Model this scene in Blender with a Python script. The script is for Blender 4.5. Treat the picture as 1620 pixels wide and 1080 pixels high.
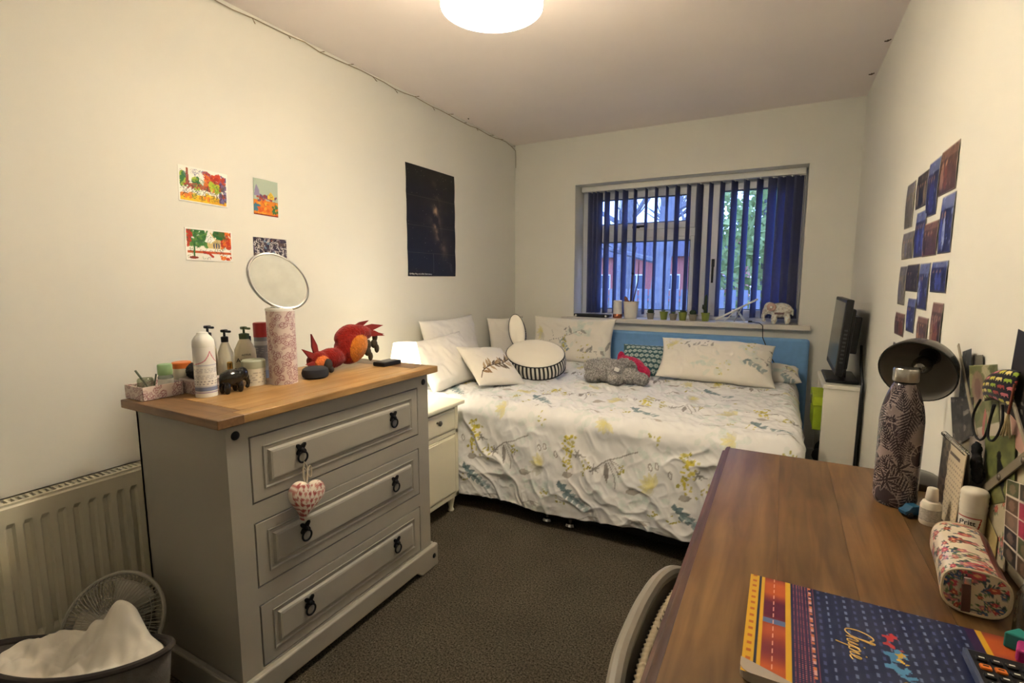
import bpy, bmesh, math, random
import numpy as np
from mathutils import Vector, Matrix, Euler
random.seed(7); RNG = np.random.default_rng(7)
PI = math.pi
for o in list(bpy.data.objects): bpy.data.objects.remove(o)
SC = bpy.context.scene; COL = SC.collection

# ------------------------------------------------------------------ camera, world, lights, exposure
F = 792.0; PITCH = math.atan(99 / F); YAW = math.atan(430 / math.hypot(F, 99)); CAMH = 1.27
cam_d = bpy.data.cameras.new('camera'); cam_d.sensor_width = 36; cam_d.lens = F / 1620 * 36; cam_d.clip_start = 0.02
cam = bpy.data.objects.new('camera', cam_d); COL.objects.link(cam)
cam.location = (0, 0, CAMH); cam.rotation_euler = (PI / 2 - PITCH, 0, YAW); SC.camera = cam
wd = bpy.data.worlds.new('dusk_sky'); SC.world = wd; wd.use_nodes = True
wd.node_tree.nodes['Background'].inputs[0].default_value = (0.36, 0.52, 1.0, 1)
wd.node_tree.nodes['Background'].inputs[1].default_value = 6.0
SC.view_settings.view_transform = 'Standard'; SC.view_settings.look = 'None'
SC.view_settings.exposure = 0.12; SC.view_settings.gamma = 1.0; SC.view_settings.use_curve_mapping = False
PENDANT_W, BEDSIDE_W = 12.0, 7.5
WARM = (1.0, 0.985, 0.875)
def point_light(name, loc, watts, radius, color=WARM):
    d = bpy.data.lights.new(name, 'POINT'); d.energy = watts; d.color = color; d.shadow_soft_size = radius
    o = bpy.data.objects.new(name, d); COL.objects.link(o); o.location = loc; return o

# ------------------------------------------------------------------ pixel -> point on a known plane
_c, _s = math.cos(YAW), math.sin(YAW)
FW = np.array([-_s * math.cos(PITCH), _c * math.cos(PITCH), -math.sin(PITCH)]); RT = np.array([_c, _s, 0.0]); UP = np.cross(RT, FW)
CP = np.array([0, 0, CAMH])
def W(px, py, ax, val):
    d = FW * F + RT * (px - 810) - UP * (py - 540); return CP + d * ((val - CP[ax]) / d[ax])

# ------------------------------------------------------------------ materials
def lin(c):
    c = np.asarray(c, float) / 255.0
    return np.where(c <= 0.04045, c / 12.92, ((c + 0.055) / 1.055) ** 2.4)
MATS = {}
def mat(name, rgb, rough=0.6, metal=0.0, var=0.0, vscale=8.0, bump=0.0, bscale=60.0, spec=0.5, trans=0.0, emit=None, estr=0.0, alpha=1.0, sheen=0.0, attr=None, translucent=0.0, stretch=None):
    if name in MATS: return MATS[name]
    m = bpy.data.materials.new(name); m.use_nodes = True; MATS[name] = m
    nt = m.node_tree; b = nt.nodes['Principled BSDF']; L = nt.links
    col = tuple(lin(rgb)) + (1,)
    b.inputs['Base Color'].default_value = col; b.inputs['Roughness'].default_value = rough; b.inputs['Metallic'].default_value = metal
    b.inputs['Specular IOR Level'].default_value = spec; b.inputs['Transmission Weight'].default_value = trans; b.inputs['Alpha'].default_value = alpha
    b.inputs['Sheen Weight'].default_value = sheen
    if emit is not None:
        b.inputs['Emission Color'].default_value = tuple(lin(emit)) + (1,); b.inputs['Emission Strength'].default_value = estr
    tc = nt.nodes.new('ShaderNodeTexCoord'); mp = nt.nodes.new('ShaderNodeMapping'); L.new(tc.outputs['Object'], mp.inputs[0])
    if stretch: mp.inputs['Scale'].default_value = stretch
    src = None
    if attr:
        a = nt.nodes.new('ShaderNodeVertexColor'); a.layer_name = attr; src = a.outputs[0]
    if var > 0:
        n = nt.nodes.new('ShaderNodeTexNoise'); n.inputs['Scale'].default_value = vscale; n.inputs['Detail'].default_value = 5; L.new(mp.outputs[0], n.inputs['Vector'])
        mr = nt.nodes.new('ShaderNodeMapRange'); mr.inputs[1].default_value = .25; mr.inputs[2].default_value = .75
        mr.inputs[3].default_value = 1 - var; mr.inputs[4].default_value = 1 + var; L.new(n.outputs[0], mr.inputs[0])
        mx = nt.nodes.new('ShaderNodeMix'); mx.data_type = 'RGBA'; mx.blend_type = 'MULTIPLY'; mx.inputs[0].default_value = 1
        if src is not None: L.new(src, mx.inputs[6])
        else: mx.inputs[6].default_value = col
        L.new(mr.outputs[0], mx.inputs[7]); src = mx.outputs[2]
    if src is not None: L.new(src, b.inputs['Base Color'])
    if bump > 0:
        n = nt.nodes.new('ShaderNodeTexNoise'); n.inputs['Scale'].default_value = bscale; n.inputs['Detail'].default_value = 3; L.new(mp.outputs[0], n.inputs['Vector'])
        bp = nt.nodes.new('ShaderNodeBump'); bp.inputs['Strength'].default_value = bump; bp.inputs['Distance'].default_value = .004
        L.new(n.outputs[0], bp.inputs['Height']); L.new(bp.outputs[0], b.inputs['Normal'])
    if translucent > 0:
        t = nt.nodes.new('ShaderNodeBsdfTranslucent'); t.inputs[0].default_value = col
        if src is not None: L.new(src, t.inputs[0])
        ms = nt.nodes.new('ShaderNodeMixShader'); ms.inputs[0].default_value = translucent
        L.new(b.outputs[0], ms.inputs[1]); L.new(t.outputs[0], ms.inputs[2]); L.new(ms.outputs[0], nt.nodes['Material Output'].inputs[0])
    return m
def glass_mat(name, rgb=(235, 245, 245), gloss=.08, rough=.02):
    if name in MATS: return MATS[name]
    m = bpy.data.materials.new(name); m.use_nodes = True; MATS[name] = m; nt = m.node_tree; nt.nodes.remove(nt.nodes['Principled BSDF'])
    t = nt.nodes.new('ShaderNodeBsdfTransparent'); t.inputs[0].default_value = tuple(lin(rgb)) + (1,)
    g = nt.nodes.new('ShaderNodeBsdfGlossy'); g.inputs['Roughness'].default_value = rough
    ms = nt.nodes.new('ShaderNodeMixShader'); ms.inputs[0].default_value = gloss
    nt.links.new(t.outputs[0], ms.inputs[1]); nt.links.new(g.outputs[0], ms.inputs[2]); nt.links.new(ms.outputs[0], nt.nodes['Material Output'].inputs[0])
    return m
def wood_mat(name, c1, c2, scale=6.0, axis='Y', rough=.42, dark=(60, 35, 18)):
    if name in MATS: return MATS[name]
    m = bpy.data.materials.new(name); m.use_nodes = True; MATS[name] = m; nt = m.node_tree; b = nt.nodes['Principled BSDF']; L = nt.links
    tc = nt.nodes.new('ShaderNodeTexCoord'); mp = nt.nodes.new('ShaderNodeMapping'); L.new(tc.outputs['Object'], mp.inputs[0])
    mp.inputs['Scale'].default_value = (1, .09, 1) if axis == 'Y' else (.09, 1, 1)
    n = nt.nodes.new('ShaderNodeTexNoise'); n.inputs['Scale'].default_value = scale * 9; n.inputs['Detail'].default_value = 6; n.inputs['Distortion'].default_value = .6; L.new(mp.outputs[0], n.inputs['Vector'])
    r = nt.nodes.new('ShaderNodeValToRGB'); r.color_ramp.elements[0].position = .32; r.color_ramp.elements[1].position = .7
    r.color_ramp.elements[0].color = tuple(lin(c2)) + (1,); r.color_ramp.elements[1].color = tuple(lin(c1)) + (1,); L.new(n.outputs[0], r.inputs[0])
    n2 = nt.nodes.new('ShaderNodeTexNoise'); n2.inputs['Scale'].default_value = scale; n2.inputs['Detail'].default_value = 3; L.new(tc.outputs['Object'], n2.inputs['Vector'])
    mr = nt.nodes.new('ShaderNodeMapRange'); mr.inputs[1].default_value = .3; mr.inputs[2].default_value = .7; mr.inputs[3].default_value = .72; mr.inputs[4].default_value = 1.15; L.new(n2.outputs[0], mr.inputs[0])
    mx = nt.nodes.new('ShaderNodeMix'); mx.data_type = 'RGBA'; mx.blend_type = 'MULTIPLY'; mx.inputs[0].default_value = 1; L.new(r.outputs[0], mx.inputs[6]); L.new(mr.outputs[0], mx.inputs[7])
    v = nt.nodes.new('ShaderNodeTexVoronoi'); v.inputs['Scale'].default_value = 3.2; mp2 = nt.nodes.new('ShaderNodeMapping'); L.new(tc.outputs['Object'], mp2.inputs[0])
    mp2.inputs['Scale'].default_value = (1.4, .7, 1) if axis == 'Y' else (.7, 1.4, 1); L.new(mp2.outputs[0], v.inputs['Vector'])
    rk = nt.nodes.new('ShaderNodeValToRGB'); rk.color_ramp.elements[0].position = .025; rk.color_ramp.elements[1].position = .06
    rk.color_ramp.elements[0].color = (1, 1, 1, 1); rk.color_ramp.elements[1].color = (0, 0, 0, 1); L.new(v.outputs['Distance'], rk.inputs[0])
    mk = nt.nodes.new('ShaderNodeMix'); mk.data_type = 'RGBA'; L.new(rk.outputs[0], mk.inputs[0]); L.new(mx.outputs[2], mk.inputs[6]); mk.inputs[7].default_value = tuple(lin(dark)) + (1,)
    L.new(mk.outputs[2], b.inputs['Base Color']); b.inputs['Roughness'].default_value = rough
    bp = nt.nodes.new('ShaderNodeBump'); bp.inputs['Strength'].default_value = .12; bp.inputs['Distance'].default_value = .002; L.new(n.outputs[0], bp.inputs['Height']); L.new(bp.outputs[0], b.inputs['Normal'])
    return m
PRINT = lambda: mat('printed_paper', (255, 255, 255), .45, attr='print', spec=.35)
CLOTHP = lambda: mat('printed_cotton', (255, 255, 255), .85, attr='print', bump=.12, bscale=900, spec=.15, sheen=.15)
PLUSH = lambda: mat('plush_fabric', (255, 255, 255), .95, attr='print', var=.22, vscale=110, bump=.9, bscale=170, spec=.05, sheen=.2)

# ------------------------------------------------------------------ mesh building
class MB:
    def __init__(s): s.v = []; s.f = []
    def add(s, vs, fs):
        n = len(s.v); s.v.extend([tuple(map(float, p)) for p in vs]); s.f.extend([tuple(i + n for i in f) for f in fs]); return s
    def box(s, lo, hi, rot=None, piv=None):
        x0, y0, z0 = lo; x1, y1, z1 = hi
        vs = [(x0, y0, z0), (x1, y0, z0), (x1, y1, z0), (x0, y1, z0), (x0, y0, z1), (x1, y0, z1), (x1, y1, z1), (x0, y1, z1)]
        if rot is not None:
            R = Euler(rot).to_matrix(); c = Vector(piv) if piv is not None else (Vector(lo) + Vector(hi)) / 2
            vs = [tuple(R @ (Vector(p) - c) + c) for p in vs]
        return s.add(vs, [(3, 2, 1, 0), (4, 5, 6, 7), (0, 1, 5, 4), (1, 2, 6, 5), (2, 3, 7, 6), (3, 0, 4, 7)])
    def lathe(s, prof, c=(0, 0, 0), n=24, M=None, capb=True, capt=True):
        vs = []; fs = []; k = len(prof)
        for r, z in prof:
            for i in range(n): a = 2 * PI * i / n; vs.append((r * math.cos(a), r * math.sin(a), z))
        for j in range(k - 1):
            for i in range(n): i2 = (i + 1) % n; fs.append((j * n + i, j * n + i2, (j + 1) * n + i2, (j + 1) * n + i))
        if capb: fs.append(tuple(reversed(range(n))))
        if capt: fs.append(tuple((k - 1) * n + i for i in range(n)))
        vs = [Vector(p) for p in vs]
        if M is not None: vs = [M @ p for p in vs]
        c = Vector(c); return s.add([p + c for p in vs], fs)
    def tube(s, pts, r, n=8, closed=False):
        pts = [Vector(p) for p in pts]; k = len(pts); rs = r if hasattr(r, '__len__') else [r] * k
        vs = []; fs = []; ref = None
        for i, p in enumerate(pts):
            t = (pts[(i + 1) % k] - pts[i - 1]) if closed else (pts[min(i + 1, k - 1)] - pts[max(i - 1, 0)])
            t = t.normalized() if t.length > 1e-9 else Vector((0, 0, 1))
            if ref is None: ref = Vector((0, 0, 1)) if abs(t.z) < .9 else Vector((1, 0, 0))
            a = ref - t * ref.dot(t); a = a.normalized() if a.length > 1e-6 else t.orthogonal().normalized(); ref = a; b = t.cross(a)
            for j in range(n): q = 2 * PI * j / n; vs.append(p + (a * math.cos(q) + b * math.sin(q)) * rs[i])
        m = k if closed else k - 1
        for i in range(m):
            i2 = (i + 1) % k
            for j in range(n): j2 = (j + 1) % n; fs.append((i * n + j, i * n + j2, i2 * n + j2, i2 * n + j))
        if not closed: fs.append(tuple(reversed(range(n)))); fs.append(tuple((k - 1) * n + j for j in range(n)))
        return s.add(vs, fs)
    def ell(s, c, r, n=16, m=10, rot=None):
        vs = []; fs = []; R = Euler(rot).to_matrix() if rot is not None else None; c = Vector(c)
        if not hasattr(r, '__len__'): r = (r, r, r)
        for j in range(1, m):
            t = PI * j / m
            for i in range(n): a = 2 * PI * i / n; vs.append(Vector((r[0] * math.sin(t) * math.cos(a), r[1] * math.sin(t) * math.sin(a), r[2] * math.cos(t))))
        vs += [Vector((0, 0, r[2])), Vector((0, 0, -r[2]))]; T = len(vs) - 2
        for j in range(m - 2):
            for i in range(n): i2 = (i + 1) % n; fs.append((j * n + i, (j + 1) * n + i, (j + 1) * n + i2, j * n + i2))
        for i in range(n): i2 = (i + 1) % n; fs.append((T, i, i2)); fs.append((T + 1, (m - 2) * n + i2, (m - 2) * n + i))
        return s.add([(R @ p if R else p) + c for p in vs], fs)
    def prism(s, poly, w0, w1, axes=(0, 1, 2)):
        k = len(poly); vs = []
        for w in (w0, w1):
            for a, b in poly: q = [0, 0, 0]; q[axes[0]] = a; q[axes[1]] = b; q[axes[2]] = w; vs.append(q)
        return s.add(vs, [tuple(reversed(range(k))), tuple(range(k, 2 * k))] + [(i, (i + 1) % k, k + (i + 1) % k, k + i) for i in range(k)])
    def xf(s, M): s.v = [tuple(M @ Vector(p)) for p in s.v]; return s
def root_offset(p):
    off = Vector((0, 0, 0))
    while p is not None: off += p.location; p = p.parent
    return off
def link(o, parent=None):
    COL.objects.link(o)
    if parent is not None: o.parent = parent
    return o
def obj(name, mb, m, parent=None, smooth=False, bevel=0.0, seg=2, angle=35, world=True, sub=0):
    me = bpy.data.meshes.new(name); vs = mb.v
    if parent is not None and world:
        off = root_offset(parent); vs = [(x - off.x, y - off.y, z - off.z) for x, y, z in vs]
    me.from_pydata(vs, [], mb.f)
    bm = bmesh.new(); bm.from_mesh(me); bmesh.ops.recalc_face_normals(bm, faces=bm.faces); bm.to_mesh(me); bm.free()
    me.materials.append(m)
    if smooth or bevel:
        me.polygons.foreach_set('use_smooth', [True] * len(me.polygons)); me.set_sharp_from_angle(angle=math.radians(angle))
    o = link(bpy.data.objects.new(name, me), parent)
    if bevel:
        b = o.modifiers.new('bevel', 'BEVEL'); b.width = bevel; b.segments = seg; b.limit_method = 'ANGLE'; b.angle_limit = math.radians(40); b.harden_normals = True
    if sub: s_ = o.modifiers.new('sub', 'SUBSURF'); s_.levels = s_.render_levels = sub
    return o
def tag(o, label, cat, group=None):
    o['label'] = label; o['category'] = cat
    if group: o['group'] = group
    return o
def thing(name, label, cat, loc=(0, 0, 0), rot=(0, 0, 0), group=None):
    o = bpy.data.objects.new(name, None); o.empty_display_size = .05; COL.objects.link(o); o.location = loc; o.rotation_euler = rot
    return tag(o, label, cat, group)
def solo(name, mb, m, label, cat, group=None, base=None, **k):
    """a thing that is one mesh; its origin goes to base"""
    b = Vector(base) if base is not None else Vector((sum(p[0] for p in mb.v) / len(mb.v), sum(p[1] for p in mb.v) / len(mb.v), min(p[2] for p in mb.v)))
    mb.v = [(x - b.x, y - b.y, z - b.z) for x, y, z in mb.v]
    o = obj(name, mb, m, None, **k); o.location = b; return tag(o, label, cat, group)
def struct(o, label=None):
    o['kind'] = 'structure'
    if label: o['label'] = label
    return o
def copy_tree(o, parent=None):
    c = o.copy(); COL.objects.link(c); c.parent = parent
    for ch in list(o.children): copy_tree(ch, c)
    return c
def text(name, body, size, m, parent, M, depth=.0004, shear=0.0, align='CENTER'):
    cu = bpy.data.curves.new('lettering', 'FONT'); cu.body = body; cu.size = size; cu.extrude = depth; cu.align_x = align; cu.align_y = 'CENTER'; cu.shear = shear; cu.resolution_u = 3
    t = bpy.data.objects.new('lettering_tmp', cu); COL.objects.link(t); dg = bpy.context.evaluated_depsgraph_get(); dg.update()
    me = bpy.data.meshes.new_from_object(t.evaluated_get(dg)); bpy.data.objects.remove(t); me.transform(M)
    if parent is not None: me.transform(Matrix.Translation(-root_offset(parent)))
    me.materials.clear(); me.materials.append(m); o = link(bpy.data.objects.new(name, me), parent); return o
def basis(origin, ux, uy):
    ux = Vector(ux).normalized(); uy = Vector(uy).normalized(); uz = ux.cross(uy)
    return Matrix(((ux.x, uy.x, uz.x, origin[0]), (ux.y, uy.y, uz.y, origin[1]), (ux.z, uy.z, uz.z, origin[2]), (0, 0, 0, 1)))

# smooth value noise on numpy arrays
def vnoise(x, y, seed=0):
    r = np.random.default_rng(seed).random((64, 64)); xi = np.floor(x).astype(int); yi = np.floor(y).astype(int); fx = x - xi; fy = y - yi
    fx = fx * fx * fx * (fx * (fx * 6 - 15) + 10); fy = fy * fy * fy * (fy * (fy * 6 - 15) + 10)
    g = lambda i, j: r[i % 64, j % 64]
    return (g(xi, yi) * (1 - fx) + g(xi + 1, yi) * fx) * (1 - fy) + (g(xi, yi + 1) * (1 - fx) + g(xi + 1, yi + 1) * fx) * fy
def fbm(x, y, seed=0, oct=4):
    s = 0; a = .5
    for k in range(oct): s = s + a * vnoise(x * 2 ** k, y * 2 ** k, seed + k); a *= .5
    return s

# a printed sheet: colours are painted on the points of a fine grid
class Sheet:
    def __init__(s, w, h, step, bg=(245, 243, 236)):
        s.w, s.h = w, h; s.nx = max(3, int(round(w / step)) + 1); s.ny = max(3, int(round(h / step)) + 1)
        s.U, s.V = np.meshgrid(np.linspace(0, w, s.nx), np.linspace(0, h, s.ny)); s.C = np.empty((s.ny, s.nx, 3)); s.C[:] = bg
    def put(s, mask, c, a=1.0):
        m = np.clip(mask.astype(float), 0, 1)[..., None] * a; s.C = s.C * (1 - m) + np.asarray(c, float) * m; return s
    def rect(s, u0, v0, u1, v1, c, a=1.0): return s.put((s.U >= u0) & (s.U <= u1) & (s.V >= v0) & (s.V <= v1), c, a)
    def win(s, u0, u1, v0, v1):
        su, sv = s.w / (s.nx - 1), s.h / (s.ny - 1); i0, i1 = max(0, int(u0 / su) - 1), min(s.nx, int(u1 / su) + 3); j0, j1 = max(0, int(v0 / sv) - 1), min(s.ny, int(v1 / sv) + 3)
        return (slice(j0, max(j0, j1)), slice(i0, max(i0, i1)))
    def putw(s, w, mask, c, a):
        m = mask.astype(float)[..., None] * a; s.C[w] = s.C[w] * (1 - m) + np.asarray(c, float) * m; return s
    def ell(s, u, v, ru, rv, ang, c, a=1.0):
        r = max(ru, rv); w = s.win(u - r, u + r, v - r, v + r); x = s.U[w] - u; y = s.V[w] - v; p = x * math.cos(ang) + y * math.sin(ang); q = -x * math.sin(ang) + y * math.cos(ang)
        return s.putw(w, (p / ru) ** 2 + (q / rv) ** 2 < 1, c, a)
    def leaf(s, u, v, l, wd, ang, c, a=1.0):
        w = s.win(u - l, u + l, v - l, v + l); x = s.U[w] - u; y = s.V[w] - v; p = (x * math.cos(ang) + y * math.sin(ang)) / l; q = -x * math.sin(ang) + y * math.cos(ang)
        return s.putw(w, (p > 0) & (p < 1) & (np.abs(q) < wd * np.sin(np.clip(p, 0, 1) ** .75 * PI)), c, a)
    def line(s, pts, wd, c, a=1.0):
        us = [p[0] for p in pts]; vs = [p[1] for p in pts]; w = s.win(min(us) - wd, max(us) + wd, min(vs) - wd, max(vs) + wd); U, V = s.U[w], s.V[w]; m = np.zeros_like(U, bool)
        for (x0, y0), (x1, y1) in zip(pts[:-1], pts[1:]):
            dx, dy = x1 - x0, y1 - y0; L2 = dx * dx + dy * dy + 1e-12; t = np.clip(((U - x0) * dx + (V - y0) * dy) / L2, 0, 1)
            m |= (U - x0 - t * dx) ** 2 + (V - y0 - t * dy) ** 2 < (wd / 2) ** 2
        return s.putw(w, m, c, a)
    def poly(s, pts, c, a=1.0):
        m = np.zeros_like(s.U, bool); n = len(pts)
        for i in range(n):
            x0, y0 = pts[i]; x1, y1 = pts[(i + 1) % n]
            if y0 == y1: continue
            cr = ((y0 > s.V) != (y1 > s.V)) & (s.U < (x1 - x0) * (s.V - y0) / (y1 - y0) + x0); m ^= cr
        return s.put(m, c, a)
    def mesh(s, name, fn, parent=None, m=None, thick=0.0, smooth=True, world=True):
        P = np.stack(fn(s.U, s.V), -1).reshape(-1, 3).astype(float)
        if parent is not None and world: o_ = root_offset(parent); P = P - np.array(o_)
        nx, ny = s.nx, s.ny; i, j = np.meshgrid(np.arange(nx - 1), np.arange(ny - 1)); a = (j * nx + i).ravel()
        fs = np.stack([a, a + 1, a + 1 + nx, a + nx], -1)
        return colour_mesh(name, P, fs, s.C.reshape(-1, 3), m or PRINT(), parent, thick, smooth)
def colour_mesh(name, P, fs, C, m, parent=None, thick=0.0, smooth=True):
    me = bpy.data.meshes.new(name); me.from_pydata([], [], []) ; me.vertices.add(len(P)); me.vertices.foreach_set('co', np.asarray(P, np.float32).ravel())
    fs = np.asarray(fs); k = fs.shape[1]; me.loops.add(len(fs) * k); me.loops.foreach_set('vertex_index', fs.ravel().astype(np.int32))
    me.polygons.add(len(fs)); me.polygons.foreach_set('loop_start', np.arange(0, len(fs) * k, k, dtype=np.int32)); me.update(calc_edges=True); me.validate()
    ca = me.color_attributes.new('print', 'FLOAT_COLOR', 'POINT'); A = np.ones((len(P), 4), np.float32); A[:, :3] = lin(np.clip(C, 0, 255)); ca.data.foreach_set('color', A.ravel())
    if smooth: me.polygons.foreach_set('use_smooth', [True] * len(me.polygons))
    me.materials.append(m); o = link(bpy.data.objects.new(name, me), parent)
    if thick: s_ = o.modifiers.new('thickness', 'SOLIDIFY'); s_.thickness = thick; s_.offset = -1
    return o
def paint_points(o, fn):
    """colour every point of a finished mesh from its own place on the thing"""
    me = o.data; P = np.empty(len(me.vertices) * 3, np.float32); me.vertices.foreach_get('co', P); P = P.reshape(-1, 3)
    ca = me.color_attributes.new('print', 'FLOAT_COLOR', 'POINT'); A = np.ones((len(P), 4), np.float32); A[:, :3] = lin(np.clip(fn(P), 0, 255)); ca.data.foreach_set('color', A.ravel())
def blob(name, mb, fn, m, parent=None, voxel=.006, smooth=6, fuzz=0.0, world=True):
    """several overlapping rounded forms melted into one skin"""
    o = obj(name, mb, m, parent, world=world); r = o.modifiers.new('r', 'REMESH'); r.mode = 'VOXEL'; r.voxel_size = voxel
    s_ = o.modifiers.new('s', 'SMOOTH'); s_.iterations = smooth; s_.factor = .5
    bpy.context.view_layer.update(); dg = bpy.context.evaluated_depsgraph_get(); me = bpy.data.meshes.new_from_object(o.evaluated_get(dg)); old = o.data; o.modifiers.clear(); o.data = me; bpy.data.meshes.remove(old); me.name = name
    if fuzz:
        n = len(me.vertices); P = np.empty(n * 3, np.float32); N = np.empty(n * 3, np.float32); me.vertices.foreach_get('co', P); me.vertices.foreach_get('normal', N)
        P = P.reshape(-1, 3); N = N.reshape(-1, 3); P = P + N * (RNG.random((n, 1)) - .4) * fuzz; me.vertices.foreach_set('co', P.astype(np.float32).ravel()); me.update()
    me.polygons.foreach_set('use_smooth', [True] * len(me.polygons))
    paint_points(o, fn); return o

# ------------------------------------------------------------------ the room
XL, XR, YB, YF, ZC = -2.086, 0.39, 3.93, -0.8, 2.4
m_wall = mat('cream_emulsion', (227, 224, 213), .9, var=.02, vscale=2.5, bump=.06, bscale=140, spec=.15)
m_ceil = mat('ceiling_emulsion', (244, 233, 226), .92, var=.02, vscale=3, bump=.05, bscale=120, spec=.1)
m_white = mat('white_paint', (232, 230, 222), .45, spec=.4)
m_upvc = mat('white_upvc', (226, 228, 232), .35)
m_chrome = mat('chrome', (200, 200, 200), .18, metal=1.0)
m_black = mat('black_plastic', (16, 16, 17), .4)
m_dark = mat('dark_metal', (22, 21, 22), .45, metal=.3)
def carpet():
    m = mat('brown_grey_carpet', (84, 77, 68), .97, spec=.05); nt = m.node_tree; b = nt.nodes['Principled BSDF']; L = nt.links
    tc = nt.nodes.new('ShaderNodeTexCoord'); n = nt.nodes.new('ShaderNodeTexNoise'); n.inputs['Scale'].default_value = 150; n.inputs['Detail'].default_value = 6; n.inputs['Roughness'].default_value = .85; L.new(tc.outputs['Object'], n.inputs['Vector'])
    n2 = nt.nodes.new('ShaderNodeTexNoise'); n2.inputs['Scale'].default_value = 5; n2.inputs['Detail'].default_value = 4; L.new(tc.outputs['Object'], n2.inputs['Vector'])
    r = nt.nodes.new('ShaderNodeValToRGB'); r.color_ramp.elements[0].position = .40; r.color_ramp.elements[1].position = .62
    r.color_ramp.elements[0].color = tuple(lin((34, 29, 23))) + (1,); r.color_ramp.elements[1].color = tuple(lin((122, 112, 95))) + (1,); L.new(n.outputs[0], r.inputs[0])
    mr = nt.nodes.new('ShaderNodeMapRange'); mr.inputs[1].default_value = .3; mr.inputs[2].default_value = .7; mr.inputs[3].default_value = .9; mr.inputs[4].default_value = 1.08; L.new(n2.outputs[0], mr.inputs[0])
    mx = nt.nodes.new('ShaderNodeMix'); mx.data_type = 'RGBA'; mx.blend_type = 'MULTIPLY'; mx.inputs[0].default_value = 1; L.new(r.outputs[0], mx.inputs[6]); L.new(mr.outputs[0], mx.inputs[7]); L.new(mx.outputs[2], b.inputs['Base Color'])
    bp = nt.nodes.new('ShaderNodeBump'); bp.inputs['Strength'].default_value = .9; bp.inputs['Distance'].default_value = .006; L.new(n.outputs[0], bp.inputs['Height']); L.new(bp.outputs[0], b.inputs['Normal'])
    return m
struct(obj('floor', MB().box((XL - .2, YF - .2, -.1), (XR + .2, YB + .05, 0)), carpet()), 'speckled brown grey fitted carpet')
struct(obj('ceiling', MB().box((XL - .2, YF - .2, ZC), (XR + .2, YB + .32, ZC + .1)), m_ceil), 'flat off white painted ceiling')
struct(obj('wall_left', MB().box((XL - .15, YF - .2, 0), (XL, YB + .32, ZC)), m_wall), 'cream painted wall with postcards and a dark poster')
struct(obj('wall_right', MB().box((XR, YF - .2, 0), (XR + .15, YB + .32, ZC)), m_wall), 'cream painted wall beside the desk')
struct(obj('wall_front', MB().box((XL, YF - .15, 0), (XR, YF, ZC)), m_wall), 'plain cream painted wall behind the viewer')
WX0, WX1, WZ0, WZ1, WY = -1.532, 0.106, 0.935, 2.024, YB + .30
wb = MB()
wb.box((XL, YB, 0), (WX0, WY, ZC)); wb.box((WX1, YB, 0), (XR, WY, ZC)); wb.box((WX0, YB, 0), (WX1, WY, WZ0)); wb.box((WX0, YB, WZ1), (WX1, WY, ZC))
struct(obj('wall_back', wb, m_wall), 'cream painted wall around the window')
for nm, lo, hi in (('baseboard_left', (XL, YF, 0), (XL + .015, YB, .11)), ('baseboard_right', (XR - .015, YF, 0), (XR, YB, .11)), ('baseboard_back', (XL, YB - .015, 0), (XR, YB, .11)), ('baseboard_front', (XL, YF, 0), (XR, YF + .015, .11))):
    struct(obj(nm, MB().box(lo, hi), m_white, bevel=.004), 'white painted skirting board')
SZ = .958   # top of the sill
struct(obj('trim_1', MB().box((-1.625, YB - .055, SZ - .036), (.178, YB, SZ)).box((WX0, YB - .02, SZ - .036), (WX1, WY - .08, SZ)), mat('sill_paint', (214, 207, 196), .5, var=.05, vscale=6), bevel=.006), 'off white painted window sill board')

# ---- window: outer frame, mullion, transom, three sashes with panes and handles
FY = YB + .20
win = bpy.data.objects.new('window_1', None); COL.objects.link(win); win.location = ((WX0 + WX1) / 2, FY, WZ0); struct(win, 'white window with a fanlight and one side casement')
xm0, xm1 = W(1098, 400, 1, FY)[0], W(1124, 400, 1, FY)[0]
zt0, zt1 = 1.58, 1.685
fr = .055
b = MB().box((WX0, FY, WZ0), (WX0 + fr, FY + .07, WZ1)).box((WX1 - fr, FY, WZ0), (WX1, FY + .07, WZ1)).box((WX0 + fr, FY, WZ1 - fr), (WX1 - fr, FY + .07, WZ1)).box((WX0 + fr, FY, WZ0), (WX1 - fr, FY + .07, WZ0 + fr))
obj('window_frame', b, m_upvc, win, bevel=.004)
obj('mullion', MB().box((xm0, FY - .004, WZ0 + fr - .002), (xm1, FY + .07, WZ1 - fr + .002)), m_upvc, win, bevel=.004)
obj('transom', MB().box((WX0 + fr - .002, FY - .003, zt0 + .02), (xm0 + .002, FY + .07, zt1 - .02)), m_upvc, win, bevel=.004)
m_pane = glass_mat('window_glass', (238, 243, 250), .07, .0)
def sash(x0, x1, z0, z1, t):
    s = obj('sash', MB().box((x0, FY - .012, z0), (x0 + t, FY + .05, z1)).box((x1 - t, FY - .012, z0), (x1, FY + .05, z1)).box((x0 + t, FY - .012, z1 - t), (x1 - t, FY + .05, z1)).box((x0 + t, FY - .012, z0), (x1 - t, FY + .05, z0 + t)), m_upvc, win, bevel=.005)
    obj('gasket', MB().box((x0 + t, FY - .004, z0 + t), (x0 + t + .006, FY + .03, z1 - t)).box((x1 - t - .006, FY - .004, z0 + t), (x1 - t, FY + .03, z1 - t)).box((x0 + t, FY - .004, z1 - t - .006), (x1 - t, FY + .03, z1 - t)).box((x0 + t, FY - .004, z0 + t), (x1 - t, FY + .03, z0 + t + .006)), m_black, s)
    obj('pane', MB().box((x0 + t - .003, FY + .018, z0 + t - .003), (x1 - t + .003, FY + .022, z1 - t + .003)), m_pane, s); return s
sash(WX0 + fr, xm0, zt1 - .022, WZ1 - fr, .052); sash(WX0 + fr, xm0, WZ0 + fr, zt0 + .022, .03); sash(xm1, WX1 - fr, WZ0 + fr, WZ1 - fr, .05)
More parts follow.
